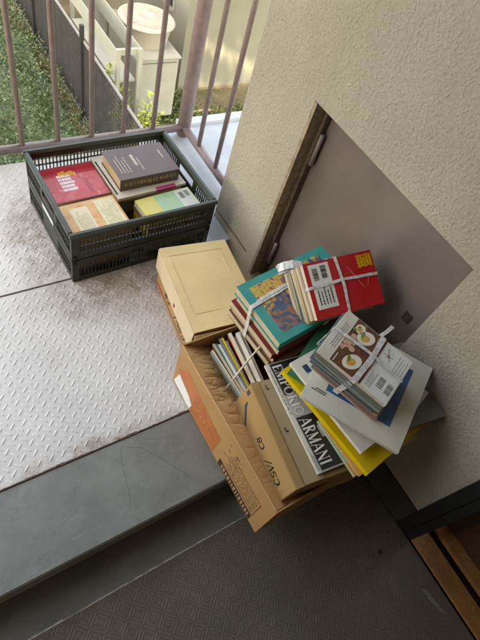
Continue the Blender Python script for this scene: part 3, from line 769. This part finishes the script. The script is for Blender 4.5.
for i, (c, t, lab) in enumerate(ms):
    q = i/len(ms); lean = R(16)
    yb = .534 - rm.uniform(0, .014) - (.016 if i < 2 else 0); h = .184 + .012*q + rm.uniform(-.006, .006)
    vdir = Vector((.05-.22*q, -1, 0)).normalized(); up = Vector((-math.sin(lean), 0, math.cos(lean)))
    book('magazine', '%s on edge, %s in row from crumpled flap' % (lab, nm[i]), frame((x0, yb, .012), vdir, up), .21-rm.uniform(0, .01), h-.012, t*1.3, C_[c], 'pgw' if i % 2 else 'pg', 'y1', cat='magazine', group=GM, ct=.0006)
    x0 += t*1.3+.0009

# ------------------------------------------------------------------ teal stack
GT = 'books in the stack under the teal book'
TO = Vector((.622, .393, .335)); TU = Vector((.294, .026, .034)); TV = Vector((-.017, .190, .005))
TF = frame(TO, TU, TV)
def tf(dx, dy, dz, deg=0): return TF @ Matrix.Translation((dx, dy, dz)) @ Matrix.Rotation(R(deg), 4, 'Z')
tb = book('book', 'thick teal hardcover with a colourful painting on its front, topmost of the tied stack', tf(0, 0, -.034), .292, .192, .034, C_['teal'], 'pg', 'y0', hard=True, group=GT)
def art():
    mt, n, b = new_mat('painting_print'); v = coords(n, (1, 1, 1))
    sx = n.nodes.new('ShaderNodeSeparateXYZ'); lnk(n, v, sx.inputs[0])
    f1 = noise(n, v, 22, 6, .65, 2.2); f2 = noise(n, v, 34, 5, .6, 1.5)
    c1 = ramp(n, f1, [(.30, (.02, .03, .10)), (.42, (.06, .07, .2)), (.49, (.04, .13, .12)), (.54, (.42, .10, .03)), (.60, (.14, .12, .26)), (.68, (.10, .10, .30))])
    c2 = ramp(n, f2, [(.30, (.12, .24, .06)), (.42, (.42, .32, .06)), (.50, (.60, .42, .12)), (.56, (.5, .14, .03)), (.63, (.05, .08, .2)), (.74, (.12, .22, .05))])
    t = math_(n, 'ADD', math_(n, 'MULTIPLY', sx.outputs[1], 9), math_(n, 'MULTIPLY', sx.outputs[0], -3))
    t = math_(n, 'ADD', t, math_(n, 'MULTIPLY', math_(n, 'SUBTRACT', f1, .5), 3))
    lnk(n, mixc(n, ramp(n, t, [(.62, 0), (.95, 1)]), c1, c2), b.inputs['Base Color'])
    b.inputs['Roughness'].default_value = .4; return mt
panel(tb, 'painting', art(), .026, .262, .022, .172, .034)
mb = lettering('LY', (.262, .150, .0343), (0, -1, 0), (1, 0, 0), .016, 1, 0, .2); mb.build('title', plain('pale_teal_print', (.4, .6, .55), .4, .1, 30), tb)
st = [('cream', .026, .004, -.004, 'cream book with a red back board directly under the teal book', 'dred'),
      ('cream', .026, -.006, .003, 'cream paged hardcover with red boards third from the top of the teal stack', 'dred'),
      ('dred', .022, .003, -.002, 'dark red hardcover fourth from the top of the teal stack', None),
      ('brown', .024, -.004, .004, 'brown book in the lower part of the teal stack', None),
      ('cream', .022, .006, -.002, 'cream book at the bottom of the teal stack', None)]
z = -.0345
for c, t, dx, dy, lab, alt in st:
    z -= t; book('book', lab, tf(dx, dy, z, rnd.uniform(-1.2, 1.2)), .285, .188, t, C_[alt or c], 'pg', 'y0' , hard=True, group=GT, ct=.0016, inset=.0006); z -= .0006

def loop_tape(F, w, d, z0, z1, at, axis, tw, label, root=None, th=.0006, top_bulge=.0012):
    """tape round a bundle in local frame F; axis 'x' runs along x at y=at"""
    mb = MB(); g = .0016
    a = w if axis == 'x' else d
    pts = [(-g, z0-g), (-g, (z0+z1)/2), (-g, z1+g*.6), (a*.03, z1+g), (a*.5, z1+g+top_bulge), (a*.97, z1+g), (a+g, z1+g*.6), (a+g, z0-g), (-g, z0-g)]
    if axis == 'x': P3 = [(p, at+.004*(i in (4,)), q) for i, (p, q) in enumerate(pts)]; wv = (0, tw, 0)
    else: P3 = [(at+.004*(i in (4,)), p, q) for i, (p, q) in enumerate(pts)]; wv = (tw, 0, 0)
    crinkled(mb, P3, wv, th, int(at*1000)); return mb
# white tape over the teal book: runs from left edge across
tp = empty('plastic_tape', TF, 'white flat plastic tape tied across the teal book stack', 'tape')
mb = MB(); crinkled(mb, [(-.007, .110, -.13), (-.007, .112, -.07), (-.006, .118, -.03), (-.0035, .121, .0015), (.01, .122, .0025), (.12, .128, .0030), (.24, .13, .0028), (.296, .131, .0016), (.2975, .13, -.12)], (0, .012, 0), .0007)
crinkled(mb, [(.02, .1265, .0038), (.08, .131, .0048), (.135, .134, .0045)], (0, .009, .001), .0007)
mb.build('tape_band', 'cord', tp)
mb = MB(); crinkled(mb, [(.158, -.004, -.10), (.158, -.0035, .0015), (.158, .05, .0026), (.158, .12, .0036), (.156, .165, .0036), (.155, .196, .0016), (.155, .199, -.11)], (.018, 0, 0), .0007)
mb.build('tape_band', 'cord', tp)
# crumpled wad of tape at the crossing
mb = MB(); mb.ribbon([(.13, .185, .003), (.14, .178, .016), (.165, .170, .020), (.19, .158, .014), (.20, .150, .004)], [(.012, .022, .0)]*5, .001)
mb.ribbon([(.125, .180, .004), (.15, .172, .012), (.18, .155, .010), (.20, .140, .003)], [(.006, .026, .004)]*4, .001)
mb.build('tape_knot', 'cord', tp)

# thin string over the standing magazines
sg = MB(); sg.tube([(.52, .407, .155), (.545, .415, .186), (.58, .43, .212), (.62, .445, .232), (.640, .452, .240), (.652, .46, .235)], .0026, 8)
o = sg.build('string', 'string', smooth=True); tag(o, 'thin white string slanting over the magazines standing in the open box', 'string')

# ------------------------------------------------------------------ red bundle
RO = Vector((.706, .388, .401)); RU = Vector((.191, -.030, .021)); RV = Vector((.013, .125, .062))
RF = frame(RO, RU, RV)
def rf(dx, dy, dz, deg=0): return RF @ Matrix.Translation((dx, dy, dz)) @ Matrix.Rotation(R(deg), 4, 'Z')
GR = 'books in the bundle under the red book'
RWd, RD = .195, .140
rb = book('book', 'glossy red paperback with barcode label, topmost of its tied bundle', rf(0, 0, -.018), RWd, RD, .018, C_['red'], 'pgw', 'x1', group=GR)
panel(rb, 'barcode_label', 'white', .012, .068, .022, .134, .018)
mb = MB(); barcode(mb, .020, .034, .094, .124, .0184, 'y'); barcode(mb, .043, .058, .096, .128, .0184, 'y', 8)
text_lines(mb, .018, .062, .032, .080, .0184, 5, 'y', .35, seed=5); mb.build('label_print', 'ink', rb)
mb = MB()
for i in range(5):
    mb.box(.150+i*.0085, .156+i*.0085, .100+(i % 2)*.006, .134-(i % 3)*.004, .0184, .0188)
for i in range(4): mb.box(.148, .190, .103+i*.0085, .1065+i*.0085, .0184, .0188)
mb.build('title_strokes', plain('yellow_title', (.75, .38, .02), .3, .1, 40), rb)
mb = MB(); pts = [(.118, .110), (.150, .050), (.162, .055), (.172, .085)]
mb.ribbon([(p[0], p[1], .0186) for p in pts], (.0008, .0006, 0), .0003); mb.build('fine_line', plain('pink_line', (.7, .3, .3), .4, .1, 30), rb)
z = -.0184
for i, (c, t, dx, dy, dg, lab) in enumerate([('cream', .014, -.004, .002, .8, 'cream paperback second from top of the bundle under the red book'), ('tan', .012, -.009, -.002, -1, 'tan paperback third from top of the bundle under the red book'),
        ('whitec', .016, -.004, .003, 1, 'whitish paperback fourth from top of the bundle under the red book'), ('steel', .010, -.012, -.004, -1.5, 'blue grey paperback fifth from top of the bundle under the red book'),
        ('cream', .012, -.014, 0, .6, 'cream paperback at the bottom of the bundle under the red book')]):
    z -= t; book('book', lab, rf(dx, dy, z, dg), RWd-.004, RD-.002, t, C_[c], 'pgd' if i % 2 else 'pg', 'y0', group=GR); z -= .0005
zb = z
rt = empty('plastic_tape', RF, 'white plastic tape crossed round the bundle with the red book on top', 'tape')
loop_tape(RF, RWd, RD, zb, 0, .078, 'x', .0075, '').build('tape_band', 'cord', rt)
loop_tape(RF, RWd, RD, zb, 0.0008, .090, 'y', .0085, '').build('tape_band', 'cord', rt)

# ------------------------------------------------------------------ flat magazines and albums right of the carton
AF = frame((.561, .095, .2545), (.993, -.117, .0), (.117, .993, 0))
am = book('magazine', 'black and silver fashion magazine with big white serif title lying on the kraft carton', AF, .235, .292, .007, C_['whitec'], 'pgw', 'x0', cat='magazine')
panel(am, 'photo_print', mottled('silver_photo', [(.30, .29, .27), (.42, .40, .37), (.36, .35, .32)], 14, .3), .010, .234, .001, .291, .007)
panel(am, 'black_print', C_['black'], .012, .233, .200, .290, .0074)
panel(am, 'black_print', C_['black'], .0125, .082, .004, .138, .0074)
panel(am, 'photo_patch', plain('stone_print', (.36, .34, .31), .4, .15, 50), .054, .0815, .075, .105, .0078)
mb = lettering('EMPORIO', (.0165, .284, .0079), (0, -1, 0), (1, 0, 0), .026, 1.05, 0, .06); 
mb.build('title', 'white', am); mb = lettering('ARMANI', (.0165, .132, .0079), (0, -1, 0), (1, 0, 0), .031, .80, 0, .06)
mb.build('title', 'white', am)
mb = MB(); text_lines(mb, .003, .008, .15, .285, .0073, 1, 'y', .5, seed=4); mb.build('small_print', 'grey_ink', am)
mb = MB(); text_lines(mb, .003, .010, .006, .05, .0073, 2, 'y', .5, seed=14); mb.build('small_print', 'grey_ink', am)

YF = frame((.652, .039, .278), (.227, .030, .0), (-.041, .321, 0))
z = -.020
for (c, pgc, dx, dy, dg, t, lab) in (('sand', 'pgd', -.006, .016, -8, .005, 'tan magazine under the green edged one below the yellow album'),
        ('pgreen', 'pg', -.018, .014, -7, .006, 'thin magazine with green and orange cover peeking out below the yellow album'),
        ('orangec', 'pgd', -.010, .008, -4, .007, 'orange edged thin magazine directly below the yellow album')):
    b = book('magazine', lab, YF @ Matrix.Translation((dx, dy, z)) @ Matrix.Rotation(R(dg), 4, 'Z'), .21, .150, t, C_[c], pgc, 'x1', cat='magazine', group='thin magazines below the yellow album'); z += t+.0004
    if c == 'pgreen': panel(b, 'orange_patch', C_['orangec'], .001, .2, .001, .035, t)
yb = book('album', 'bright yellow flat album sticking out under the white books', YF, .229, .308, .016, C_['yellow'], 'pgd', 'x0', hard=True, cat='album')
ob2 = book('booklet', 'orange yellow booklet jutting out to the wall above the yellow album', frame((.735, .074, .2955), (.185, -.012, .008), (.02, .2, 0)), .148, .21, .007, plain('cover_amber', (.66, .33, .02), .35, .08, 18), 'pgd', 'x0', cat='booklet')
gb = book('book', 'dark green book with navy letters tucked between yellow album and white books', frame((.616, .330, .2955), (.455, -.89, 0), (.89, .455, 0)), .15, .23, .014, C_['green'], 'pg', 'y0')
gb.rotation_mode = 'XYZ'
mb = lettering('KT', (.034, .025, .0143), (0, 1, 0), (-1, 0, 0), .018, 1.2, 0, .15); mb.build('title', C_['dblue'], gb)
# grey album leaning to the wall
gy = book('album', 'dark grey hardcover album with one corner touching the stucco wall', frame((.722, .092, .300), (.187, -.034, .026), (.03, .2, 0)), .190, .215, .010, C_['grey'], 'pgw', 'x0', hard=True, cat='album')
# white books
wa = book('book', 'lower white paperback with a small navy mark, lying on the yellow album', frame((.651, .083, .2960+.015), (.99, .10, .0), (-.155, .99, 0)), .205, .262, .010, C_['whitec'], 'pgw', 'x0', group='white books in the pile')
panel(wa, 'navy_mark', C_['dblue'], .020, .036, .218, .240, .010)
panel(wa, 'navy_mark', C_['dblue'], .030, .046, .052, .066, .010)
WCF = frame((.712, .070, .3285), (.170, .052, .030), (-.09, .2, 0))
wc = book('book', 'white paperback between the grey album and the large white book', WCF, .178, .20, .008, C_['whitec'], 'pgw', 'x0', group='white books in the pile')
WBF = frame((.718, .042, .332), (.198, .122, .048), (-.122, .224, 0))
wb_ = book('book', 'large white hardcover with a blue picture under the cookery bundle', WBF, .238, .250, .012, C_['whitec'], 'pgw', 'y0', hard=True, group='white books in the pile')
panel(wb_, 'blue_picture', mottled('blue_photo', [(.01, .07, .2), (.02, .10, .28), (.03, .14, .3), (.01, .05, .15)], 10, .3), .045, .205, .040, .205, .012)
mb = MB(); text_lines(mb, .03, .04, .20, .24, .0122, 2, 'y', .5, seed=3); mb.build('small_print', 'ink', wb_)
mb = MB(); r = random.Random(4)
for i in range(7): 
    a = i*.9; mb.ribbon([(.120, .085, .0125), (.120+.016*math.cos(a), .085+.016*math.sin(a), .0127)], (.002, .002, 0), .0003)
mb.build('pale_leaf_print', plain('frond_print', (.35, .45, .4), .4, .1, 40), wb_)

# ------------------------------------------------------------------ cookery bundle
KO = Vector((.604, .292, .473)); KU = Vector((.077, -.164, -.022)); KV = Vector((.115, .051, .023))
KFm = frame(KO, KU, KV)
def kf(dx, dy, dz, deg=0): return KFm @ Matrix.Translation((dx, dy, dz)) @ Matrix.Rotation(R(deg), 4, 'Z')
GK = 'books in the bundle under the cookery book'
cw, cdp = .182, .128
ck = book('cookbook', 'white cookery paperback with photo of halved boiled eggs, topmost of its tied bundle', kf(0, 0, -.012), cw, cdp, .012, C_['whitec'], 'pgw', 'x1', group=GK)
t0 = .012
panel(ck, 'white_print', 'white', .112, .181, .001, .127, t0)
panel(ck, 'food_photo', mottled('brown_table_photo', [(.06, .025, .015), (.12, .05, .03), (.2, .06, .03), (.04, .02, .015)], 26, .3), .030, .1115, .001, .127, t0)
def disc(name, mat, cx, cy, rx, ry, z, ang=0, par=ck, n=28, th=.0004):
    pts = [(cx+rx*math.cos(t)*math.cos(ang)-ry*math.sin(t)*math.sin(ang), cy+rx*math.cos(t)*math.sin(ang)+ry*math.sin(t)*math.cos(ang)) for t in [2*math.pi*i/n for i in range(n)]]
    return MB().prism(pts, z, z+th).build(name, mat, par)
eggw = plain('egg_white_print', (.78, .74, .62), .35, .06, 80); yolk = mottled('yolk_print', [(.75, .3, .03), (.72, .42, .12), (.6, .12, .03)], 60, .35)
herb = plain('herb_print', (.16, .24, .05), .4, .3, 90); pinkish = mottled('ham_print', [(.6, .22, .14), (.7, .45, .33), (.5, .12, .07)], 70, .35)
for (cx, cy, rx, ry, an) in ((.068, .098, .022, .0165, .7), (.072, .030, .0235, .0165, .9), (.047, .108, .012, .012, 0)):
    disc('egg_print', eggw, cx, cy, rx, ry, t0+.0004, an); disc('yolk_print', yolk, cx-.002, cy-.002, rx*.48, ry*.5, t0+.0009, an)
    disc('herb_print', herb, cx-rx*.45, cy+.002, rx*.35, ry*.22, t0+.0014, an+1)
for (cx, cy, r_) in ((.040, .060, .011), (.050, .072, .009), (.044, .082, .008), (.036, .046, .007), (.055, .055, .008)): disc('relish_print', pinkish, cx, cy, r_, r_*.8, t0+.0004, cx*50)
for (cx, cy, r_) in ((.052, .122, .004), (.101, .116, .006), (.036, .10, .005)): disc('herb_print', herb, cx, cy, r_, r_*.7, t0+.0006)
panel(ck, 'red_cloth_print', plain('dark_red_print', (.3, .03, .02), .35, .2, 60), .098, .1112, .012, .050, t0+.0004)
mb = MB(); text_lines(mb, .010, .026, .03, .11, t0+.0001, 3, 'y', .25, seed=8); mb.build('small_print', 'grey_ink', ck)
mb = MB(); text_lines(mb, .035, .038, .004, .028, t0+.0006, 1, 'y', .8, seed=8); mb.build('title', 'white', ck)
mb = MB(); barcode(mb, .140, .155, .022, .050, t0+.0004, 'y', 3, 12); barcode(mb, .162, .176, .020, .048, t0+.0004, 'y', 7, 12); mb.build('barcode', 'grey_ink', ck)
mb = MB(); text_lines(mb, .118, .134, .008, .05, t0+.0004, 4, 'y', .25, seed=18); text_lines(mb, .150, .178, .07, .12, t0+.0004, 4, 'y', .15, seed=28)
for (a, b_) in (((.122, .115), (.138, .088)), ((.138, .112), (.124, .092)), ((.118, .1), (.142, .1))): mb.ribbon([(a[0], a[1], t0+.0006), (b_[0], b_[1], t0+.0006)], (.0011, .0011, 0), .0003)
mb.build('line_drawing', 'grey_ink', ck)
disc('red_dot_print', 'redprint', .130, .098, .003, .002, t0+.0009)
z = -.0124
ks = [('grey', .006, .002, -.003, 'pgg'), ('steel', .007, -.004, 0, 'pgg'), ('ggreen', .006, .003, -.004, 'pg'), ('tan', .007, .0, .003, 'pg'), ('steel', .006, -.006, -.006, 'pgg'),
      ('ggreen', .007, -.003, -.004, 'pg'), ('rose', .007, .004, .002, 'pgd'), ('grey', .007, -.004, -.004, 'pgg'), ('sand', .009, .008, .001, 'pg'), ('rose', .007, .012, -.006, 'pgd'), ('steel', .006, .004, -.002, 'pg'), ('cream', .008, .010, .0, 'pgd')]
nth = ['second', 'third', 'fourth', 'fifth', 'sixth', 'seventh', 'eighth', 'ninth', 'tenth', 'eleventh', 'twelfth', 'thirteenth']
cn = dict(grey='dark grey', steel='blue grey', ggreen='grey green', tan='tan', sand='sand coloured', brown='brown', cream='cream', rose='rosy tan')
for i, (c, t, dx, dy, pg) in enumerate(ks):
    z -= t; book('book', '%s booklet, %s from the top of the cookery bundle' % (cn[c], nth[i]), kf(dx+.0014*i, dy+.0006*i, z, rnd.uniform(-1.6, 1.6)), cw-.003, cdp-.002, t, C_[c], pg, 'y0', group=GK); z -= .0004
kb = z
kt = empty('plastic_tape', KFm, 'glossy white plastic tape crossed round the cookery book bundle', 'tape')
loop_tape(KFm, cw, cdp, kb, .0012, .070, 'x', .0075, '').build('tape_band', 'cord', kt)
loop_tape(KFm, cw, cdp, kb, .0022, .098, 'y', .014, '').build('tape_band', 'cord', kt)
# tape end sticking out to the door
mb = MB().ribbon([(.09, .128, -.004), (.096, .145, .004), (.10, .165, .006)], (.009, 0, 0), .0006); mb.build('tape_end', 'cord', kt)

# small litter on the corridor floor
mb = MB()
for i in range(7):
    a = i*.9; mb.tube([(.80, -.14, HS+.0075), (.80+.008*math.cos(a), -.14+.008*math.sin(a), HS+.0065)], .0009, 6)
o = mb.build('dead_insect', 'ink'); tag(o, 'small dark dead insect lying on the corridor floor', 'insect')
mb = MB().prism([(.850, -.275), (.862, -.285), (.868, -.32), (.875, -.36), (.866, -.352), (.858, -.325), (.851, -.30)], HS+.0055, HS+.0062)
o = mb.build('paint_flake', plain('dull_flake', (.22, .21, .19), .8, .2, 90)); tag(o, 'torn pale grey flake on the floor beside the bronze sill', 'flake')

# ------------------------------------------------------------------ garden and neighbouring house below
GZ = -2.55
MB().box(-14, 16, 1.9, 26, GZ-.3, GZ).build('ground', plain('garden_soil', (.10, .085, .05), .95, .35, 3), kind='structure')
def leaf_mat(name, a, b, c):
    mt, n, bs = new_mat(name)
    oi = n.nodes.new('ShaderNodeTexCoord'); f = noise(n, oi.outputs['Object'], 9, 5, .7)
    g = n.nodes.new('ShaderNodeTexWhiteNoise'); g.noise_dimensions = '3D'
    sn = n.nodes.new('ShaderNodeVectorMath'); sn.operation = 'SNAP'; sn.inputs[1].default_value = (.03, .03, .03)
    lnk(n, oi.outputs['Object'], sn.inputs[0]); lnk(n, sn.outputs[0], g.inputs['Vector'])
    q = math_(n, 'ADD', math_(n, 'MULTIPLY', f, .6), math_(n, 'MULTIPLY', g.outputs[0], .4))
    lnk(n, ramp(n, q, [(.25, a), (.5, b), (.75, c)]), bs.inputs['Base Color'])
    bs.inputs['Roughness'].default_value = .5
    return mt
M['leaf'] = leaf_mat('hedge_leaves', (.018, .042, .014), (.045, .085, .03), (.12, .17, .075))
M['leafy'] = leaf_mat('yellow_leaves', (.16, .24, .05), (.3, .38, .09), (.5, .5, .08))
M['grass'] = leaf_mat('grass_blades', (.04, .07, .015), (.07, .12, .03), (.12, .15, .05))
def leaves(mb, n, fn, size, r, up=.5):
    for _ in range(n):
        p = Vector(fn(r)); s = size*r.uniform(.6, 1.3)
        nrm = Vector((r.gauss(0, 1), r.gauss(0, 1), r.gauss(0, 1)+up)).normalized()
        a = nrm.orthogonal().normalized(); a = Matrix.Rotation(r.uniform(0, 6.28), 3, nrm) @ a; b = nrm.cross(a)
        mb.add([tuple(p-a*s), tuple(p+b*s*.42-a*s*.1), tuple(p+a*s), tuple(p-b*s*.42-a*s*.1)], [(0, 1, 2, 3)])
def hh(x, y): return GZ + .22 + .22*mnoise.noise(Vector((x*1.1, y*1.1, 3))) + .1*mnoise.noise(Vector((x*3.5, y*3.5, 7))) + .25*max(0, min(1, (1.2-x)*.5))
mb = MB(); r = random.Random(11)
def hedge_pt(r):
    x = r.uniform(-1.6, 1.9); y = r.uniform(3.4, 11); 
    d = r.random()**2*.16
    if x > 1.6 and r.random() < .5: d += .08
    return (x, y, hh(x, y)-d+r.gauss(0, .02))
leaves(mb, 80000, hedge_pt, .021, r, .9)
nv = 50
k = len(mb.v)
for j in range(nv+1):
    for i in range(nv+1):
        x = -1.7+3.4*i/nv; y = 3.3+7.8*j/nv; mb.v.append((x, y, hh(x, y)-.12))
for j in range(nv):
    for i in range(nv): a = k+j*(nv+1)+i; mb.f.append((a, a+1, a+nv+2, a+nv+1))
hedge = mb.build('ground_cover', 'leaf', kind='stuff')
# weedy grass strip by the house
mb = MB(); r = random.Random(21)
def gpt(r):
    x = r.uniform(2.0, 5.2); y = r.uniform(3.8, 5.62)
    return (x, y, GZ+r.uniform(.0, .06))
def gp2(r):
    while True:
        p = gpt(r)
        if p[0] > 3.45 and p[1] > 5.15+.2*mnoise.noise(Vector((p[0]*4, 0, 0))) and r.random() < .93: continue
        return p
leaves(mb, 15000, gp2, .026, r, .2)
mb.build('grass', 'grass', kind='stuff')
o = MB().box(3.33, 3.62, 5.12, 5.16, GZ+.02, GZ+.045).build('plank', plain('weathered_board', (.38, .3, .2), .8, .2, 12)); o.rotation_euler = (0, 0, 0)
tag(o, 'short weathered board lying on the grass by the beige house', 'board')

# neighbouring house
hs = empty('neighbour_house', (3.4, 5.7, GZ), 'beige rendered house wall beyond the garden with one dark window', 'house')
mb = MB(); mb.box(0, 5, 0, .25, -.1, 3.4); mb.box(-.0, .25, .2501, 1.0, -.1, 3.4); mb.box(0, .25, 1.0001, 2.4, -.1, .95); mb.box(0, .25, 1.0001, 2.4, 1.9, 3.4); mb.box(0, .25, 2.4001, 7, -.1, 3.4)
mb.build('wall', 'ext_wall', hs)
wf = MB(); wf.box(-.01, .05, .36, .40, .85, 1.75); wf.box(-.01, .05, .40, 1.3, .82, .87); wf.box(-.01, .05, .40, 1.3, 1.70, 1.75); wf.box(-.01, .05, 1.3, 1.34, .82, 1.75)
w1 = wf.build('window', plain('grey_frame', (.25, .25, .24), .5, .1, 10), hs)
MB().box(-.004, -.001, .40, 1.3, .87, 1.70).build('pane', plain('dark_glass', (.03, .035, .04), .08, .1, 3), w1)

# two cream cabinets with round lidded tubs on top
def cabinet(y0, label):
    c = empty('outdoor_cabinet', (2.48, y0, GZ), label, 'cabinet', 'cream cabinets beside the house')
    mb = MB(); mb.box(0, .53, 0, .85, .05, .80); mb.box(-.02, .55, -.02, .87, .801, .83)
    mb.build('body', 'white_metal', c, bevel=.008)
    mb = MB(); mb.box(.03, .5, -.006, -.001, .755, .762); mb.build('panel_seam', plain('dark_gap', (.08, .08, .07), .8, .2, 20), c)
    mb = MB(); mb.box(.03, .1, .02, .83, 0, .049); mb.box(.43, .5, .02, .83, 0, .049); mb.build('foot', 'black_plastic', c)
    t = MB().lathe([(.255, .831), (.29, 1.00), (.295, 1.04)], (.265, .40, 0)); t = t.build('tub', 'tub', c, smooth=True)
    l = MB().lathe([(.295, 1.035), (.327, 1.04), (.333, 1.055), (.325, 1.072), (.28, 1.085), (.265, 1.076), (.14, 1.082), (.12, 1.092), (.08, 1.092), (.07, 1.082), (.0, 1.085)], (.265, .40, 0))
    lo = l.build('lid', 'tub', t, smooth=True)
    mb = MB()
    for i in range(24):
        a = 2*math.pi*i/24; mb.box(.15, .255, -.004, .004, 1.074, 1.0835, Matrix.Translation((.265, .40, 0)) @ Matrix.Rotation(a, 4, 'Z'))
    mb.build('lid_ribs', 'tub', lo)
    return c
cabinet(5.10, 'nearer cream cabinet with ribbed round tub lid on top')
cabinet(6.02, 'farther cream cabinet with round tub behind the nearer one')

# white angle-steel rack beside the cabinets
rk = empty('steel_rack', (2.05, 4.7, GZ), 'cream steel rack frame between the dark fence and the cabinets', 'rack')
mb = MB()
def rb_(x0, x1, y0, y1, z0, z1): mb.box(x0-2.05, x1-2.05, y0-4.7, y1-4.7, z0-GZ, z1-GZ)
for y in (4.75, 6.1, 7.4):
    rb_(2.08, 2.12, y, y+.04, GZ, -1.42); rb_(2.32, 2.36, y, y+.04, GZ, -1.42)
    rb_(2.08, 2.36, y+.041, y+.075, -1.50, -1.44)
rb_(2.07, 2.0795, 4.75, 8.6, -1.58, -1.42); rb_(2.3605, 2.37, 4.75, 8.6, -1.62, -1.44); rb_(2.08, 2.32, 4.80, 6.09, -1.80, -1.78)
mb.build('frame', 'white_metal', rk)

# dark mesh fence
fn = empty('mesh_fence', (1.9, 5.25, GZ), 'dark grey mesh fence with slim posts dividing the garden', 'fence')
def fb(m_, x0, x1, y0, y1, z0, z1): m_.box(x0-1.9, x1-1.9, y0-5.25, y1-5.25, z0-GZ, z1-GZ)
for y in (3.5, 5.25, 7.0, 8.75):
    mb = MB(); fb(mb, 1.875, 1.915, y-.02, y+.02, GZ, -1.42); mb.build('post', 'black_plastic', fn)
mb = MB(); fb(mb, 1.902, 1.918, 3.3, 10.4, -1.60, -1.575); fb(mb, 1.902, 1.918, 3.3, 10.4, GZ+.05, GZ+.075)
mb.build('rail', plain('grey_rail', (.22, .22, .23), .5, .1, 10), fn)
mb = MB()
y = 3.3
while y < 10.4: fb(mb, 1.904, 1.908, y, y+.022, GZ+.08, -1.605); y += .040
z = GZ+.09
while z < -1.62: fb(mb, 1.909, 1.912, 3.3, 10.4, z, z+.014); z += .055
mb.build('mesh_panel', plain('slate_mesh', (.03, .031, .036), .6, .25, 8), fn)

# young bush with yellow green leaves between fence and cabinet
bs = empty('young_bush', (2.22, 4.6, GZ), 'light green bush with a few yellow leaves before the cream cabinet', 'bush')
mb = MB(); r = random.Random(31)
tips = []
for i in range(9):
    a = r.uniform(0, 6.28); L = r.uniform(.25, .5); p1 = (L*.4*math.cos(a), L*.6*math.sin(a), .35); p2 = (L*math.cos(a)*.7, L*math.sin(a)*1.2, r.uniform(.5, .85)); tips.append((p1, p2))
    mb.tube([(0, 0, 0), p1, p2], [.008, .005, .002], 6)
mb.build('stem', plain('bark', (.12, .09, .05), .9, .2, 20), bs)
mb = MB()
def bpt(r):
    a, b = r.choice(tips); t = r.uniform(.2, 1.05); return tuple(a[i]+(b[i]-a[i])*t+r.gauss(0, .035) for i in range(3))
leaves(mb, 420, bpt, .038, r, .8); mb.build('foliage', 'leafy', bs)

# unseen leaves added in the gap of the screen wall: it dapples the sun that reaches the house wall
bp = MB(); r = random.Random(41)
def opening_pt(r):
    while True:
        x = r.uniform(-.75, .7); z = r.uniform(6.05, 7.15)
        line = 6.62 - .45*(x+.36)          # middle of the sunlit band
        if abs(z-line) < .12 and r.random() < .93: continue
        return (x, r.uniform(.36, .5), z)
leaves(bp, 2200, opening_pt, .055, r, .2)
o = bp.build('sun_dapple_leaves', 'leaf'); tag(o, 'unseen leaf screen added in the gap overhead to dapple the sun', 'plant')
